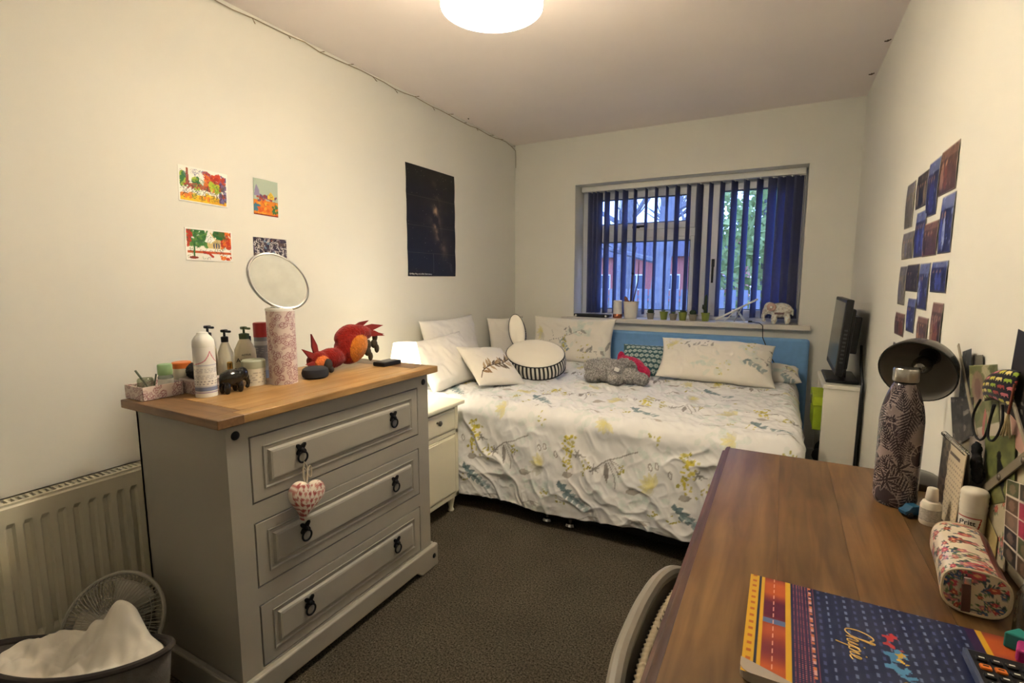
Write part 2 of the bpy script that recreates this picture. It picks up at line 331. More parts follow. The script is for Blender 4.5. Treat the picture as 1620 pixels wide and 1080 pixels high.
hx = (WX0 + xm0) / 2
obj('handle', MB().box((hx - .03, FY - .016, zt1 - .01), (hx + .03, FY - .010, zt1 + .012)).box((hx - .02, FY - .020, zt1 - .004), (hx + .09, FY - .014, zt1 + .012)), m_dark, win, bevel=.004)
obj('handle', MB().box((xm1 + .012, FY - .016, 1.36), (xm1 + .034, FY - .010, 1.42)).box((xm1 + .014, FY - .020, 1.24), (xm1 + .03, FY - .014, 1.40)), m_dark, win, bevel=.004)

# ---- vertical blind
m_slat = mat('blind_fabric', (136, 140, 172), .85, translucent=.68, spec=.1, var=.05, vscale=40)
bl = thing('vertical_blind', 'grey blue vertical blind hanging half open across the window', 'blind', ((WX0 + WX1) / 2, YB + .12, WZ1))
BY = YB + .135
obj('head_rail', MB().box((WX0 + .012, BY - .022, WZ1 - .042), (WX1 - .012, BY + .022, WZ1)), m_white, bl, bevel=.004)
tabs = [203, 226, 250, 292, 345, 395, 452, 515, 572, 633, 692, 757, 820, 884, 948, 1016, 1085, 1160, 1232, 1288, 1338, 1385]
ang = [40, 30, 34, 30, 20, 30, 18, 14, 16, 14, 24, 20, 32, 20, 22, 30, 26, 28, 40, 44, 50, 50]
zb, zt = SZ + .03, WZ1 - .05
for k, (tx, a) in enumerate(zip(tabs, ang)):
    x = min(max(W(880 + tx / 3.6, 300, 1, BY)[0], WX0 + .05), WX1 - .03); vw = math.atan2(x, BY); t = vw + math.radians(a); hw = .0445
    dx, dy = math.sin(t) * hw, math.cos(t) * hw
    if x + abs(dx) > WX1 - .004: x = WX1 - .004 - abs(dx)
    if x - abs(dx) < WX0 + .004: x = WX0 + .004 + abs(dx)
    mb = MB(); rows = 9; cols = 5; vs = []; fs = []
    for r in range(rows):
        z = zb + (zt - zb) * r / (rows - 1); tw = 1 + .25 * math.sin(k * 2.1) * (1 - r / (rows - 1)) * .3
        for c in range(cols):
            q = -1 + 2 * c / (cols - 1); bow = .004 * (1 - q * q)
            vs.append((x + dx * q * tw + dy / hw * bow, BY + dy * q - dx / hw * bow, z))
    fs = [(r * cols + c, r * cols + c + 1, (r + 1) * cols + c + 1, (r + 1) * cols + c) for r in range(rows - 1) for c in range(cols - 1)]
    s = obj('slat', mb.add(vs, fs), m_slat, bl, smooth=True); so = s.modifiers.new('th', 'SOLIDIFY'); so.thickness = .0009
    obj('carrier', MB().box((x - .006, BY - .006, zt - .004), (x + .006, BY + .006, zt + .012)), m_white, s)
obj('weight_chain', MB().tube([(WX0 + .05 + i * (WX1 - WX0 - .1) / 60, BY + .03 + .004 * math.sin(i), zb + .012 - .006 * abs(math.sin(i * PI / 3))) for i in range(61)], .0012, 5), m_white, bl)
obj('control_cord', MB().tube([(WX1 - .02, BY - .035, zt), (WX1 - .02, BY - .036, 1.4), (WX1 - .018, BY - .036, 1.08), (WX1 - .014, BY - .036, 1.06), (WX1 - .012, BY - .036, 1.1), (WX1 - .012, BY - .035, zt)], .0014, 5), m_white, bl)

# ------------------------------------------------------------------ outside the window
GZ = -.55
struct(obj('ground', MB().box((-40, YB + .4, GZ - .2), (30, 60, GZ)), mat('wet_garden', (58, 66, 58), .95, var=.3, vscale=1.5)), 'dim garden ground outside the window')
m_brick = mat('red_brick', (176, 104, 96), .9, var=.25, vscale=9)
m_tile = mat('slate_roof', (110, 110, 128), .8, var=.2, vscale=4)
m_hglass = mat('dark_house_glass', (70, 84, 110), .15)
def house(x0, x1, y, h, label):
    t = thing('brick_house', label, 'house', ((x0 + x1) / 2, y, GZ))
    obj('wall', MB().box((x0, y, GZ), (x1, y + 7, GZ + h)), m_brick, t)
    n = 14
    for k in range(6): obj('roof_course', MB().box((x0 - .4, y - .5 + k * .7, GZ + h + k * .3), (x1 + .4, y + .35 + k * .7, GZ + h + k * .3 + .34)), m_tile, t)
    nx = max(1, int((x1 - x0) / 2.6))
    for i in range(nx):
        for z in (.9, 3.5):
            cx = x0 + (i + .5) * (x1 - x0) / nx
            if z + 1.4 > h + .1: continue
            w = obj('window', MB().box((cx - .6, y - .06, GZ + z), (cx + .6, y + .02, GZ + z + 1.3)), m_white, t)
            for sx in (-1, 1): obj('pane', MB().box((cx + sx * .3 - .24, y - .08, GZ + z + .1), (cx + sx * .3 + .24, y - .05, GZ + z + 1.2)), m_hglass, w)
    obj('chimney', MB().box((x0 + 1, y + 3, GZ + h + .8), (x0 + 1.9, y + 3.8, GZ + h + 2.8)), m_brick, t)
house(W(930, 440, 1, 42)[0], W(1093, 440, 1, 42)[0], 42, 3.6, 'low red brick house beyond the fence with small white windows')
house(W(1128, 440, 1, 50)[0], W(1180, 440, 1, 50)[0], 50, 3.4, 'distant brick bungalow seen between the right hand slats')
m_fence = mat('fence_wood', (130, 134, 146), .9, var=.2, vscale=3)
fe = thing('garden_fence', 'grey close boarded garden fence outside the window', 'fence', (-3, 13.5, GZ))
board = None
for i in range(46):
    x = -9.5 + i * .27
    if board is None:
        board = obj('board', MB().box((-.115, -.012, 0), (.115, .012, 1.55)), m_fence, fe, world=False); o = board
    else: o = board.copy(); COL.objects.link(o); o.parent = fe
    o.location = (x + 3, (i % 2) * .02, 0)
for z in (.3, 1.3): obj('rail', MB().box((-9.7, 13.53, GZ + z), (3.0, 13.58, GZ + z + .08)), m_fence, fe)
m_bark = mat('dusk_bark', (120, 122, 132), .95, var=.25, vscale=6, bump=.5, bscale=20)
def bare_tree(x, y, h, r, label, seed, lean=0.0):
    rnd = random.Random(seed); t = thing('bare_tree', label, 'tree', (x, y, GZ)); br = MB()
    def limb(p, d, L, rad, lev):
        pts = [p]; rs = [rad]; q = Vector(p); dd = Vector(d).normalized(); n = 6
        for i in range(n):
            dd = (dd + Vector((rnd.uniform(-.16, .16), rnd.uniform(-.16, .16), rnd.uniform(-.05, .12)))).normalized(); q = q + dd * L / n; pts.append(q.copy()); rs.append(rad * (1 - .75 * (i + 1) / n))
        br.tube(pts, rs, 6 if lev < 2 else 4)
        if lev < 3:
            for i in range(2, n + 1):
                for s in range(2 if lev < 2 else 2):
                    a = rnd.uniform(0, 2 * PI); nd = (dd + Vector((math.cos(a), math.sin(a) * .6, rnd.uniform(-.1, .7))) * 1.1).normalized(); limb(pts[i], nd, L * rnd.uniform(.42, .62), rs[i] * .75 + .004, lev + 1)
    pts = [(x + lean * k / 8 * h + .06 * math.sin(k + seed), y, GZ - .1 + h * k / 8) for k in range(9)]
    obj('trunk', MB().tube(pts, [r * (1.15 - .09 * k) for k in range(9)], 12), m_bark, t, smooth=True)
    for k in range(3, 9):
        for s in range(2):
            a = rnd.uniform(0, 2 * PI); limb(Vector(pts[k]), (math.cos(a), math.sin(a) * .5, rnd.uniform(.15, .8)), h * rnd.uniform(.28, .42), r * .34, 1)
    o = obj('branches', br, m_bark, t, smooth=True); o['kind'] = 'stuff'; return t
p = W(1047, 480, 1, 8.0); bare_tree(p[0], 8.0, 5.8, .15, 'thick grey bare tree standing nearest the window', 3)
p = W(983, 480, 1, 20.0); bare_tree(p[0], 20.0, 10.5, .32, 'bare tree standing beyond the fence behind the left hand panes', 11, .02)
p = W(1215, 480, 1, 32.0); bare_tree(p[0], 32.0, 10.0, .2, 'slim far bare tree behind the pale leafy trees', 21)
m_leaf = mat('hedge_leaves', (160, 178, 116), .8, var=.35, vscale=3, translucent=.3)
def leafy(x, y, h, rad, label, seed):
    rnd = np.random.default_rng(seed); t = thing('leafy_tree', label, 'tree', (x, y, GZ))
    obj('trunk', MB().tube([(x, y, GZ - .1), (x + .05, y, GZ + h * .45), (x, y, GZ + h * .8)], [.12, .09, .03], 8), m_bark, t, smooth=True)
    n = 2200; d = rnd.normal(size=(n, 3)); d /= np.linalg.norm(d, axis=1)[:, None]; q = d * (rnd.random((n, 1)) ** .4) * np.array([rad, rad * .8, h * .48]) + np.array([x, y, GZ + h * .55])
    a = rnd.normal(size=(n, 3)) * .07; b_ = rnd.normal(size=(n, 3)) * .07; P = np.concatenate([q + a, q + b_, q - a, q - b_]); i = np.arange(n); fs = np.stack([i, i + n, i + 2 * n, i + 3 * n], -1)
    me = bpy.data.meshes.new('foliage'); me.from_pydata((P - np.array([x, y, GZ])).tolist(), [], fs.tolist()); me.materials.append(m_leaf); o = link(bpy.data.objects.new('foliage', me), t); o['kind'] = 'stuff'
p = W(1180, 480, 1, 14.5); leafy(p[0] + .3, 15.0, 5.0, 1.5, 'pale green leafy tree behind the right hand slats', 5)
p = W(1235, 480, 1, 18); leafy(p[0] + .8, 18.0, 6.0, 2.0, 'tall pale green conifer standing far behind the fence', 6)

# ------------------------------------------------------------------ lamps of the room
m_glow = mat('lit_paper_shade', (250, 240, 222), .8, emit=(255, 251, 239), estr=36.0, translucent=.5)
PX, PY_, PZ = -.835, 1.42, 2.128
pend = thing('pendant_light', 'round white glowing ceiling pendant shade', 'lamp', (PX, PY_, ZC))
prof = [(.153, PZ - .035)] + [(.158 * math.cos(a), PZ + .125 * math.sin(a)) for a in np.linspace(-.05, 1.40, 12)]
sh = obj('lamp_shade', MB().lathe(prof, (PX, PY_, 0), 48, capb=False, capt=False), m_glow, pend, smooth=True); so = sh.modifiers.new('th', 'SOLIDIFY'); so.thickness = .003
obj('rim', MB().tube([(PX + .153 * math.cos(a), PY_ + .153 * math.sin(a), PZ - .035) for a in np.linspace(0, 2 * PI, 49)[:-1]], .003, 6, closed=True), m_glow, sh)
obj('bulb', MB().ell((PX, PY_, PZ + .005), (.028, .028, .038)), mat('lit_bulb', (255, 250, 240), .4, emit=(255, 238, 205), estr=30), pend, smooth=True)
obj('cord', MB().tube([(PX, PY_, PZ + .035), (PX, PY_, ZC - .02)], .004, 8), m_white, pend)
obj('ceiling_rose', MB().lathe([(.045, ZC - .025), (.05, ZC - .012), (.05, ZC)], (PX, PY_, 0), 24), m_white, pend, smooth=True)
pl = point_light('pendant_bulb_light', (PX, PY_, PZ - .025), PENDANT_W, .06); pl.parent = pend; pl.location = (0, 0, PZ - .025 - ZC)
# fairy light string along the left wall under the ceiling
m_wire = mat('beige_wire', (150, 132, 104), .6)
fl = thing('fairy_lights', 'beige fairy light string running along the ceiling edge', 'string lights', (XL + .012, 2.0, ZC - .02))
pts = []; rr = random.Random(4); y = -.3
while y < YB - .03: pts.append((XL + .008 + rr.uniform(0, .006), y, ZC - .012 - rr.uniform(0, .016))); y += .09
pts += [(XL + .012, YB - .015, ZC - .05), (XL + .012, YB - .012, ZC - .10), (XL + .012, YB - .012, ZC - .19)]
obj('cord', MB().tube(pts, .0022, 5), m_wire, fl)
for i, p in enumerate(pts[2:-3:2]):
    s = -1 if rr.random() < .65 else .25; L = rr.uniform(.022, .04); d = Vector((rr.uniform(.2, .9), rr.uniform(-.4, .4), s)).normalized() * L
    if s > 0: d = Vector((.9, .2, -.05)).normalized() * L
    bu = obj('bulb', MB().tube([p, Vector(p) + d * .6, Vector(p) + d * .62, Vector(p) + d], [.0014, .0014, .0026, .0016], 6), m_wire, fl)
m_clip = mat('brown_hook', (96, 78, 58), .6)
for k, (px, py, lab) in enumerate(((1410, 62, 'tiny brown hook on the ceiling above the photographs'), (1379, 116, 'tiny brown hook in the ceiling corner above the monitor'), (741, 187, 'tiny dark pin in the ceiling near the fairy lights'))):
    h = Vector(W(px, py, 2, ZC)); h.x = min(h.x, XR - .02); L = .012 if k < 2 else .004
    solo('ceiling_hook', MB().tube([(h.x - L, h.y + L * .5, ZC - .002), (h.x, h.y, ZC - .006), (h.x + L, h.y - L * .5, ZC - .002)], .003, 6).box((h.x - .003, h.y - .003, ZC - .004), (h.x + .003, h.y + .003, ZC)), m_clip, lab, 'hook')

# ------------------------------------------------------------------ radiator
m_rad = mat('radiator_enamel', (214, 206, 182), .4)
RX0, RX1, RY0, RY1, RZ0, RZ1 = XL + .03, -1.985, -.35, 1.42, .15, .605
ra = thing('radiator', 'cream convector radiator on the wall beside the chest of drawers', 'radiator', (RX0, (RY0 + RY1) / 2, 0))
mb = MB(); prof = []; y = RY0 + .02; prof.append((RY0, 0)); 
while y + .04 <= RY1 - .01:
    prof += [(y, 0), (y + .006, -.009), (y + .018, -.009), (y + .024, 0)]; y += .0405
prof.append((RY1, 0)); n = len(prof); vs = []
for z, k in ((RZ0, 0), (RZ0 + .012, 0), (RZ0 + .03, 1), (RZ1 - .075, 1), (RZ1 - .06, 0), (RZ1 - .012, 0), (RZ1 - .004, -.6)):
    for yy, d in prof: vs.append((RX1 - (-d if k > 0 else 0) - (.006 if k < 0 else 0), yy, z))
R_ = 7; fs = [(r * n + i, r * n + i + 1, (r + 1) * n + i + 1, (r + 1) * n + i) for r in range(R_ - 1) for i in range(n - 1)]
o = obj('front_panel', mb.add(vs, fs), m_rad, ra); so = o.modifiers.new('th', 'SOLIDIFY'); so.thickness = .003; so.offset = -1
obj('back_panel', MB().box((RX0, RY0, RZ0), (RX0 + .012, RY1, RZ1 - .01)), m_rad, ra, bevel=.003)
obj('end_cap', MB().box((RX0, RY0 - .004, RZ0 + .01), (RX1 - .004, RY0 + .003, RZ1)), m_rad, ra, bevel=.002)
obj('end_cap', MB().box((RX0, RY1 - .003, RZ0 + .01), (RX1 - .004, RY1 + .004, RZ1)), m_rad, ra, bevel=.002)
g = MB(); y = RY0
g.box((RX0, RY0, RZ1 - .006), (RX0 + .012, RY1, RZ1 + .001)).box((RX1 - .018, RY0, RZ1 - .006), (RX1 - .004, RY1, RZ1 + .001)).box((RX0, RY0, RZ1 - .006), (RX0 + .013, RY1, RZ1 + .001))
while y < RY1: g.box((RX0 + .01, y, RZ1 - .005), (RX1 - .016, y + .0075, RZ1)); y += .0165
obj('top_grille', g, m_rad, ra)
obj('fin_core', MB().box((RX0 + .015, RY0 + .02, RZ0 + .03), (RX1 - .025, RY1 - .02, RZ1 - .05)), m_rad, ra)
obj('valve', MB().lathe([(.012, .06), (.012, .16), (.02, .165), (.02, .215), (.014, .22)], (RX1 - .03, RY1 + .035, 0), 16).tube([(RX1 - .03, RY1 + .035, .19), (RX1 - .03, RY1, .19)], .011, 10).tube([(RX1 - .03, RY1 + .035, 0), (RX1 - .03, RY1 + .035, .07)], .008, 10), m_white, ra, smooth=True)
obj('valve', MB().lathe([(.012, .06), (.012, .19), (.016, .2)], (RX1 - .03, RY0 - .03, 0), 16).tube([(RX1 - .03, RY0 - .03, .19), (RX1 - .03, RY0, .19)], .011, 10).tube([(RX1 - .03, RY0 - .03, 0), (RX1 - .03, RY0 - .03, .07)], .008, 10), m_white, ra, smooth=True)
for yy in (RY0 + .25, RY1 - .25): obj('wall_bracket', MB().box((XL + .001, yy - .02, RZ0 + .05), (RX0 + .004, yy + .02, RZ1 - .06)), m_rad, ra)

# ------------------------------------------------------------------ chest of drawers
m_grey = mat('grey_wax_paint', (160, 154, 142), .55, var=.03, vscale=5)
m_pine = wood_mat('waxed_pine', (186, 148, 96), (156, 116, 66), 5, 'Y', .38)
m_pineD = wood_mat('dark_pine_cleat', (142, 106, 68), (108, 78, 48), 6, 'X', .4)
CX0, CX1, CY0, CY1, CZ = -1.775, -1.315, .793, 1.678, .9
ch = thing('chest_of_drawers', 'grey painted chest of three drawers with waxed pine top', 'chest of drawers', ((CX0 + CX1) / 2, (CY0 + CY1) / 2, 0))
c = MB()
zs = [(.104, .305), (.36, .562), (.62, .822)]; DY0, DY1 = .858, 1.610
c.box((CX0, CY0, .02), (CX1 - .03, CY0 + .025, .875)).box((CX0, CY1 - .025, .02), (CX1 - .03, CY1, .875)).box((CX0, CY0, .02), (CX0 + .012, CY1, .875)).box((CX0, CY0, .05), (CX1 - .03, CY1, .07))
obj('body', c, m_grey, ch)
c = MB().box((CX1 - .03, CY0, .02), (CX1, DY0, .875)).box((CX1 - .03, DY1, .02), (CX1, CY1, .875))
for z0, z1 in ((.02, .104), (.305, .36), (.562, .62), (.822, .875)): c.box((CX1 - .03, DY0, z0), (CX1, DY1, z1))
obj('face_frame', c, m_grey, ch)
pr = [(CY0 - .022, .0), (CY0 + .09, 0), (CY0 + .12, .028), (CY1 - .12, .028), (CY1 - .09, 0), (CY1 + .022, 0), (CY1 + .022, .102), (CY0 - .022, .102)]
c = MB().prism(pr, CX1, CX1 + .024, (1, 2, 0)); 
for y0, y1 in ((CY0 - .022, CY0), (CY1, CY1 + .022)): c.box((CX0, y0, 0), (CX1 + .002, y1, .102))
obj('plinth', c, m_grey, ch, bevel=.007, seg=3)
m_iron = mat('black_iron', (18, 17, 18), .5, metal=.6)
def pull(y, z, parent):
    pl_ = obj('ring_pull', MB().prism([(y + .017 * math.cos(a + PI / 4) * (1 + .38 * math.cos(4 * a)), z + .018 + .017 * math.sin(a + PI / 4) * (1 + .38 * math.cos(4 * a))) for a in np.linspace(0, 2 * PI, 25)[:-1]], CX1 + .010, CX1 + .0165, (1, 2, 0)).ell((CX1 + .017, y, z + .014), .008, 10, 6), m_iron, parent, smooth=True, angle=50)
    return pl_
for z0, z1 in zs:
    d = obj('drawer', MB().box((CX1 - .035, DY0 + .004, z0 + .004), (CX1 + .001, DY1 - .004, z1 - .004)).box((CX0 + .03, DY0 + .012, z0 + .012), (CX1 - .03, DY1 - .012, z1 - .025)), m_grey, ch, bevel=.002)
    # raised panel: a moulded border and a fielded centre
    y0, y1, a0, a1 = DY0 + .045, DY1 - .045, z0 + .04, z1 - .04; pan = MB(); X = CX1 + .001
    rings = [(0, -.001), (.004, -.005), (.010, -.006), (.016, .004), (.022, .006)]; vs = []; fs = []
    for ins, dx in [(-.002, 0)] + rings: vs += [(X + dx, y0 + ins, a0 + ins), (X + dx, y1 - ins, a0 + ins), (X + dx, y1 - ins, a1 - ins), (X + dx, y0 + ins, a1 - ins)]
    for r in range(len(rings)):
        for i in range(4): fs.append((r * 4 + i, r * 4 + (i + 1) % 4, r * 4 + 4 + (i + 1) % 4, r * 4 + 4 + i))
    e = len(rings) * 4; fs.append((e, e + 1, e + 2, e + 3)); obj('raised_panel', pan.add([(x + .004, b_, c_) for x, b_, c_ in vs], fs), m_grey, d)
    obj('panel_edge', MB().box((X - .001, y0 - .004, a0 - .004), (X + .003, y1 + .004, a0)).box((X - .001, y0 - .004, a1), (X + .003, y1 + .004, a1 + .004)).box((X - .001, y0 - .004, a0), (X + .003, y0, a1)).box((X - .001, y1, a0), (X + .003, y1 + .004, a1)), m_grey, d)
    for y in (1.022, 1.446):
        z = (z0 + z1) / 2 + .003; p_ = pull(y, z, d)
        r_ = obj('ring', MB().tube([(CX1 + .0195, y + .017 * math.cos(a), z - .008 + .017 * math.sin(a)) for a in np.linspace(0, 2 * PI, 21)[:-1]], .0032, 8, closed=True), m_iron, d, smooth=True)
for yy in (CY0 + .028, CY1 - .028):
    obj('stud', MB().ell((CX1, yy, .838), (.006, .013, .013), 16, 8), m_iron, ch, smooth=True)
    obj('stud', MB().ell((CX1 + .024, yy + (.02 if yy > 1 else -.02), .055), (.006, .011, .011), 16, 8), m_iron, ch, smooth=True)
TX0, TX1, TY0, TY1 = CX0 - .008, -1.285, .757, 1.712
w = (TX1 - TX0) / 4
obj('top_cleat', MB().box((TX0, TY0, .874), (TX1 - .055, TY0 + .1, CZ)), m_pineD, ch, bevel=.003)
obj('top_cleat', MB().box((TX0, TY1 - .1, .874), (TX1 - .055, TY1, CZ)), m_pineD, ch, bevel=.003)
for k in range(3): obj('top_plank', MB().box((TX0 + k * (TX1 - .055 - TX0) / 3, TY0 + .1, .874), (TX0 + (k + 1) * (TX1 - .055 - TX0) / 3, TY1 - .1, CZ)), m_pine, ch, bevel=.0015)
obj('top_plank', MB().box((TX1 - .055, TY0, .874), (TX1, TY1, CZ)), m_pine, ch, bevel=.004)
for yy in (TY0, TY1 - .075): obj('corner_block', MB().box((TX1 - .056, yy - .0008, .8735), (TX1 + .0008, yy + .0758, CZ + .0006)), m_pineD if yy < 1 else m_pine, ch, bevel=.003)

# heart on a ribbon from the upper drawer's pull
hy, hz, hx_ = 1.004, .588, CX1 + .044
S = Sheet(.16, .16, .0014, (214, 202, 186)); rr = random.Random(8)
for i in range(81):
    u, v = .008 + (i % 9) * .018 + (i // 9 % 2) * .009, .008 + (i // 9) * .018; cc = (158, 78, 74) if rr.random() < .7 else (182, 122, 112)
    for s_ in (-1, 1): S.ell(u + s_ * .0028, v + .002, .0042, .0042, 0, cc)
    S.poly([(u - .0066, v + .001), (u, v - .0085), (u + .0066, v + .001)], cc); S.ell(u + .009, v + .009, .0016, .0016, 0, cc)
ht = thing('heart_ornament', 'padded fabric heart with red hearts hanging from the top drawer pull', 'ornament', (hx_, hy, hz - .06))
def heart_half(sgn):
    N = 26; P = []; Cc = []; fs = []
    for j in range(N):
        for i in range(64):
            t = 2 * PI * i / 64; r = math.sin(j / (N - 1) * PI / 2); hxp = 16 * math.sin(t) ** 3; hyp = 13 * math.cos(t) - 5 * math.cos(2 * t) - 2 * math.cos(3 * t) - math.cos(4 * t)
            P.append((hx_ + sgn * .026 * math.cos(j / (N - 1) * PI / 2) ** .7 * (1 + .04 * math.sin(t * 9) * r), hy + .0040 * hxp * r, hz + .0042 * (hyp + 2) * r))
            u = int(min(max((.08 + .0042 * hxp * r) / .16, 0), 1) * (S.nx - 1)); v = int(min(max((.08 + .0042 * hyp * r) / .16, 0), 1) * (S.ny - 1)); Cc.append(S.C[v, u])
    for j in range(N - 1):
        for i in range(64): fs.append((j * 64 + i, j * 64 + (i + 1) % 64, (j + 1) * 64 + (i + 1) % 64, (j + 1) * 64 + i))
    return P, fs, Cc
P1, f1, C1 = heart_half(1); P2, f2, C2 = heart_half(-1); n = len(P1)
rot = Matrix.Translation((hx_, hy, hz)) @ Matrix.Rotation(math.radians(-16), 4, 'X') @ Matrix.Translation((-hx_, -hy, -hz)); off = np.array(ht.location)
colour_mesh('heart_body', np.array([tuple(rot @ Vector(p)) for p in P1 + P2]) - off, np.array(f1 + [tuple(i + n for i in f) for f in f2]), np.array(C1 + C2), CLOTHP(), ht)
m_rib = mat('cream_ribbon', (190, 176, 152), .7)
zr = (zs[2][0] + zs[2][1]) / 2 - .02
obj('ribbon', MB().tube([(hx_ - .004, hy + .006, hz + .03), (hx_ - .006, hy + .002, hz + .07), (CX1 + .026, 1.016, zr - .02), (CX1 + .0235, 1.022, zr), (CX1 + .028, 1.03, zr - .02), (hx_ - .004, hy + .014, hz + .07), (hx_ - .002, hy + .006, hz + .03)], .0028, 6), m_rib, ht, smooth=True)
obj('bow', MB().tube([(CX1 + .030, 1.026 + .016 * math.sin(a) , zr - .035 + .024 * math.sin(2 * a) * .8) for a in np.linspace(0, 2 * PI, 25)[:-1]], .0022, 6, closed=True), m_rib, ht, smooth=True)

# ------------------------------------------------------------------ bedside cabinet and lamp
m_cream = mat('cream_cabinet_paint', (236, 229, 204), .4)
NX0, NX1, NY0, NY1, NZ = -1.93, -1.51, 1.80, 2.185, .622
ns = thing('bedside_cabinet', 'cream bedside cabinet with one drawer and a door', 'cabinet', ((NX0 + NX1) / 2, (NY0 + NY1) / 2, 0))
obj('body', MB().box((NX0, NY0, .09), (NX1 - .02, NY1, NZ - .02)).box((NX1 - .02, NY0, .09), (NX1, NY0 + .028, NZ - .02)).box((NX1 - .02, NY1 - .028, .09), (NX1, NY1, NZ - .02)).box((NX1 - .02, NY0, .09), (NX1, NY1, .115)).box((NX1 - .02, NY0, .445), (NX1, NY1, .468)).box((NX1 - .02, NY0, NZ - .034), (NX1, NY1, NZ - .02)), m_cream, ns, bevel=.002)
obj('top', MB().box((NX0 - .01, NY0 - .025, NZ - .02), (NX1 + .028, NY1 + .028, NZ)), m_cream, ns, bevel=.005)
m_pewter = mat('pewter', (120, 112, 102), .35, metal=.9)
def front(name, z0, z1, ky, kz):
    d = obj(name, MB().box((NX1 - .018, NY0 + .032, z0), (NX1 + .002, NY1 - .032, z1)), m_cream, ns, bevel=.002)
    obj('moulding', MB().box((NX1, NY0 + .04, z0 + .008), (NX1 + .007, NY1 - .04, z1 - .008)), m_cream, d, bevel=.005)
    obj('knob', MB().lathe([(.006, 0), (.005, .012), (.013, .018), (.014, .024), (.008, .029)], (NX1 + .006, ky, kz), 20, M=Matrix.Rotation(PI / 2, 3, 'Y')), m_pewter, d, smooth=True)
front('drawer', .472, NZ - .038, 1.94 + .05, .545); front('door', .119, .441, 1.87, .25)
for x in (NX0 + .04, NX1 - .03):
    for y in (NY0 + .035, NY1 - .035): obj('leg', MB().lathe([(.012, 0), (.017, .01), (.012, .022), (.016, .05), (.022, .075), (.02, .092)], (x, y, 0), 16), m_cream, ns, smooth=True)
LX, LY = -1.78, 2.085
bl_ = thing('bedside_lamp', 'small white shaded lamp lit on the bedside cabinet', 'lamp', (LX, LY, NZ))
obj('base', MB().lathe([(.05, NZ), (.05, NZ + .012), (.018, NZ + .025), (.014, NZ + .06), (.026, NZ + .10), (.022, NZ + .14), (.008, NZ + .175), (.008, NZ + .2)], (LX, LY, 0), 24), m_white, bl_, smooth=True)
o = obj('lamp_shade', MB().lathe([(.085, NZ + .18), (.062, NZ + .305)], (LX, LY, 0), 32, capb=False, capt=False), mat('bedside_shade', (250, 244, 232), .8, emit=(255, 240, 214), estr=2.6, translucent=.5), bl_, smooth=True); so = o.modifiers.new('th', 'SOLIDIFY'); so.thickness = .002
obj('bulb', MB().ell((LX, LY, NZ + .235), (.02, .02, .028)), MATS['lit_bulb'], bl_, smooth=True)
p3 = point_light('bedside_bulb_light', (0, 0, 0), BEDSIDE_W, .03); p3.parent = bl_; p3.location = (0, 0, .235)

# ------------------------------------------------------------------ bed
BX0, BX1, BY0, BY1, BZ = -2.055, .11, 2.26, 3.80, .575
m_divan = mat('black_divan_cloth', (30, 28, 29), .9, bump=.2, bscale=500)
bed = thing('divan_bed', 'low dark divan bed with mattress standing under the window', 'bed', ((BX0 + BX1) / 2, (BY0 + BY1) / 2, 0))
xm = (BX0 + BX1) / 2
obj('divan_base', MB().box((BX0, BY0 + .02, .045), (xm - .002, BY1, .30)), m_divan, bed, bevel=.012)
obj('divan_base', MB().box((xm + .002, BY0 + .02, .045), (BX1, BY1, .30)), m_divan, bed, bevel=.012)
obj('mattress', MB().box((BX0, BY0 + .01, .30), (BX1, BY1, .545)), mat('mattress_ticking', (206, 200, 190), .9), bed, bevel=.035, seg=4)
for x in (BX0 + .12, xm - .055, xm + .075, BX1 - .12):
    for y in (BY0 + .045, BY1 - .1): obj('glide_foot', MB().lathe([(.03, 0), (.032, .008), (.026, .02), (.012, .025), (.012, .046)], (x, y, 0), 20), m_chrome, bed, smooth=True)
hb = thing('headboard', 'sky blue upholstered panel standing between bed and window wall', 'headboard', (-.72, YB - .045, 0))
obj('padded_panel', MB().box((-1.62, YB - .085, .02), (.178, YB - .025, .868)), mat('sky_blue_cloth', (116, 164, 214), .85, var=.06, vscale=30, bump=.1, bscale=700, sheen=.15), hb, bevel=.022, seg=4)
for x in (-1.3, -.2): obj('strut', MB().box((x - .03, YB - .03, 0), (x + .03, YB - .0155, .6)), m_dark, hb)

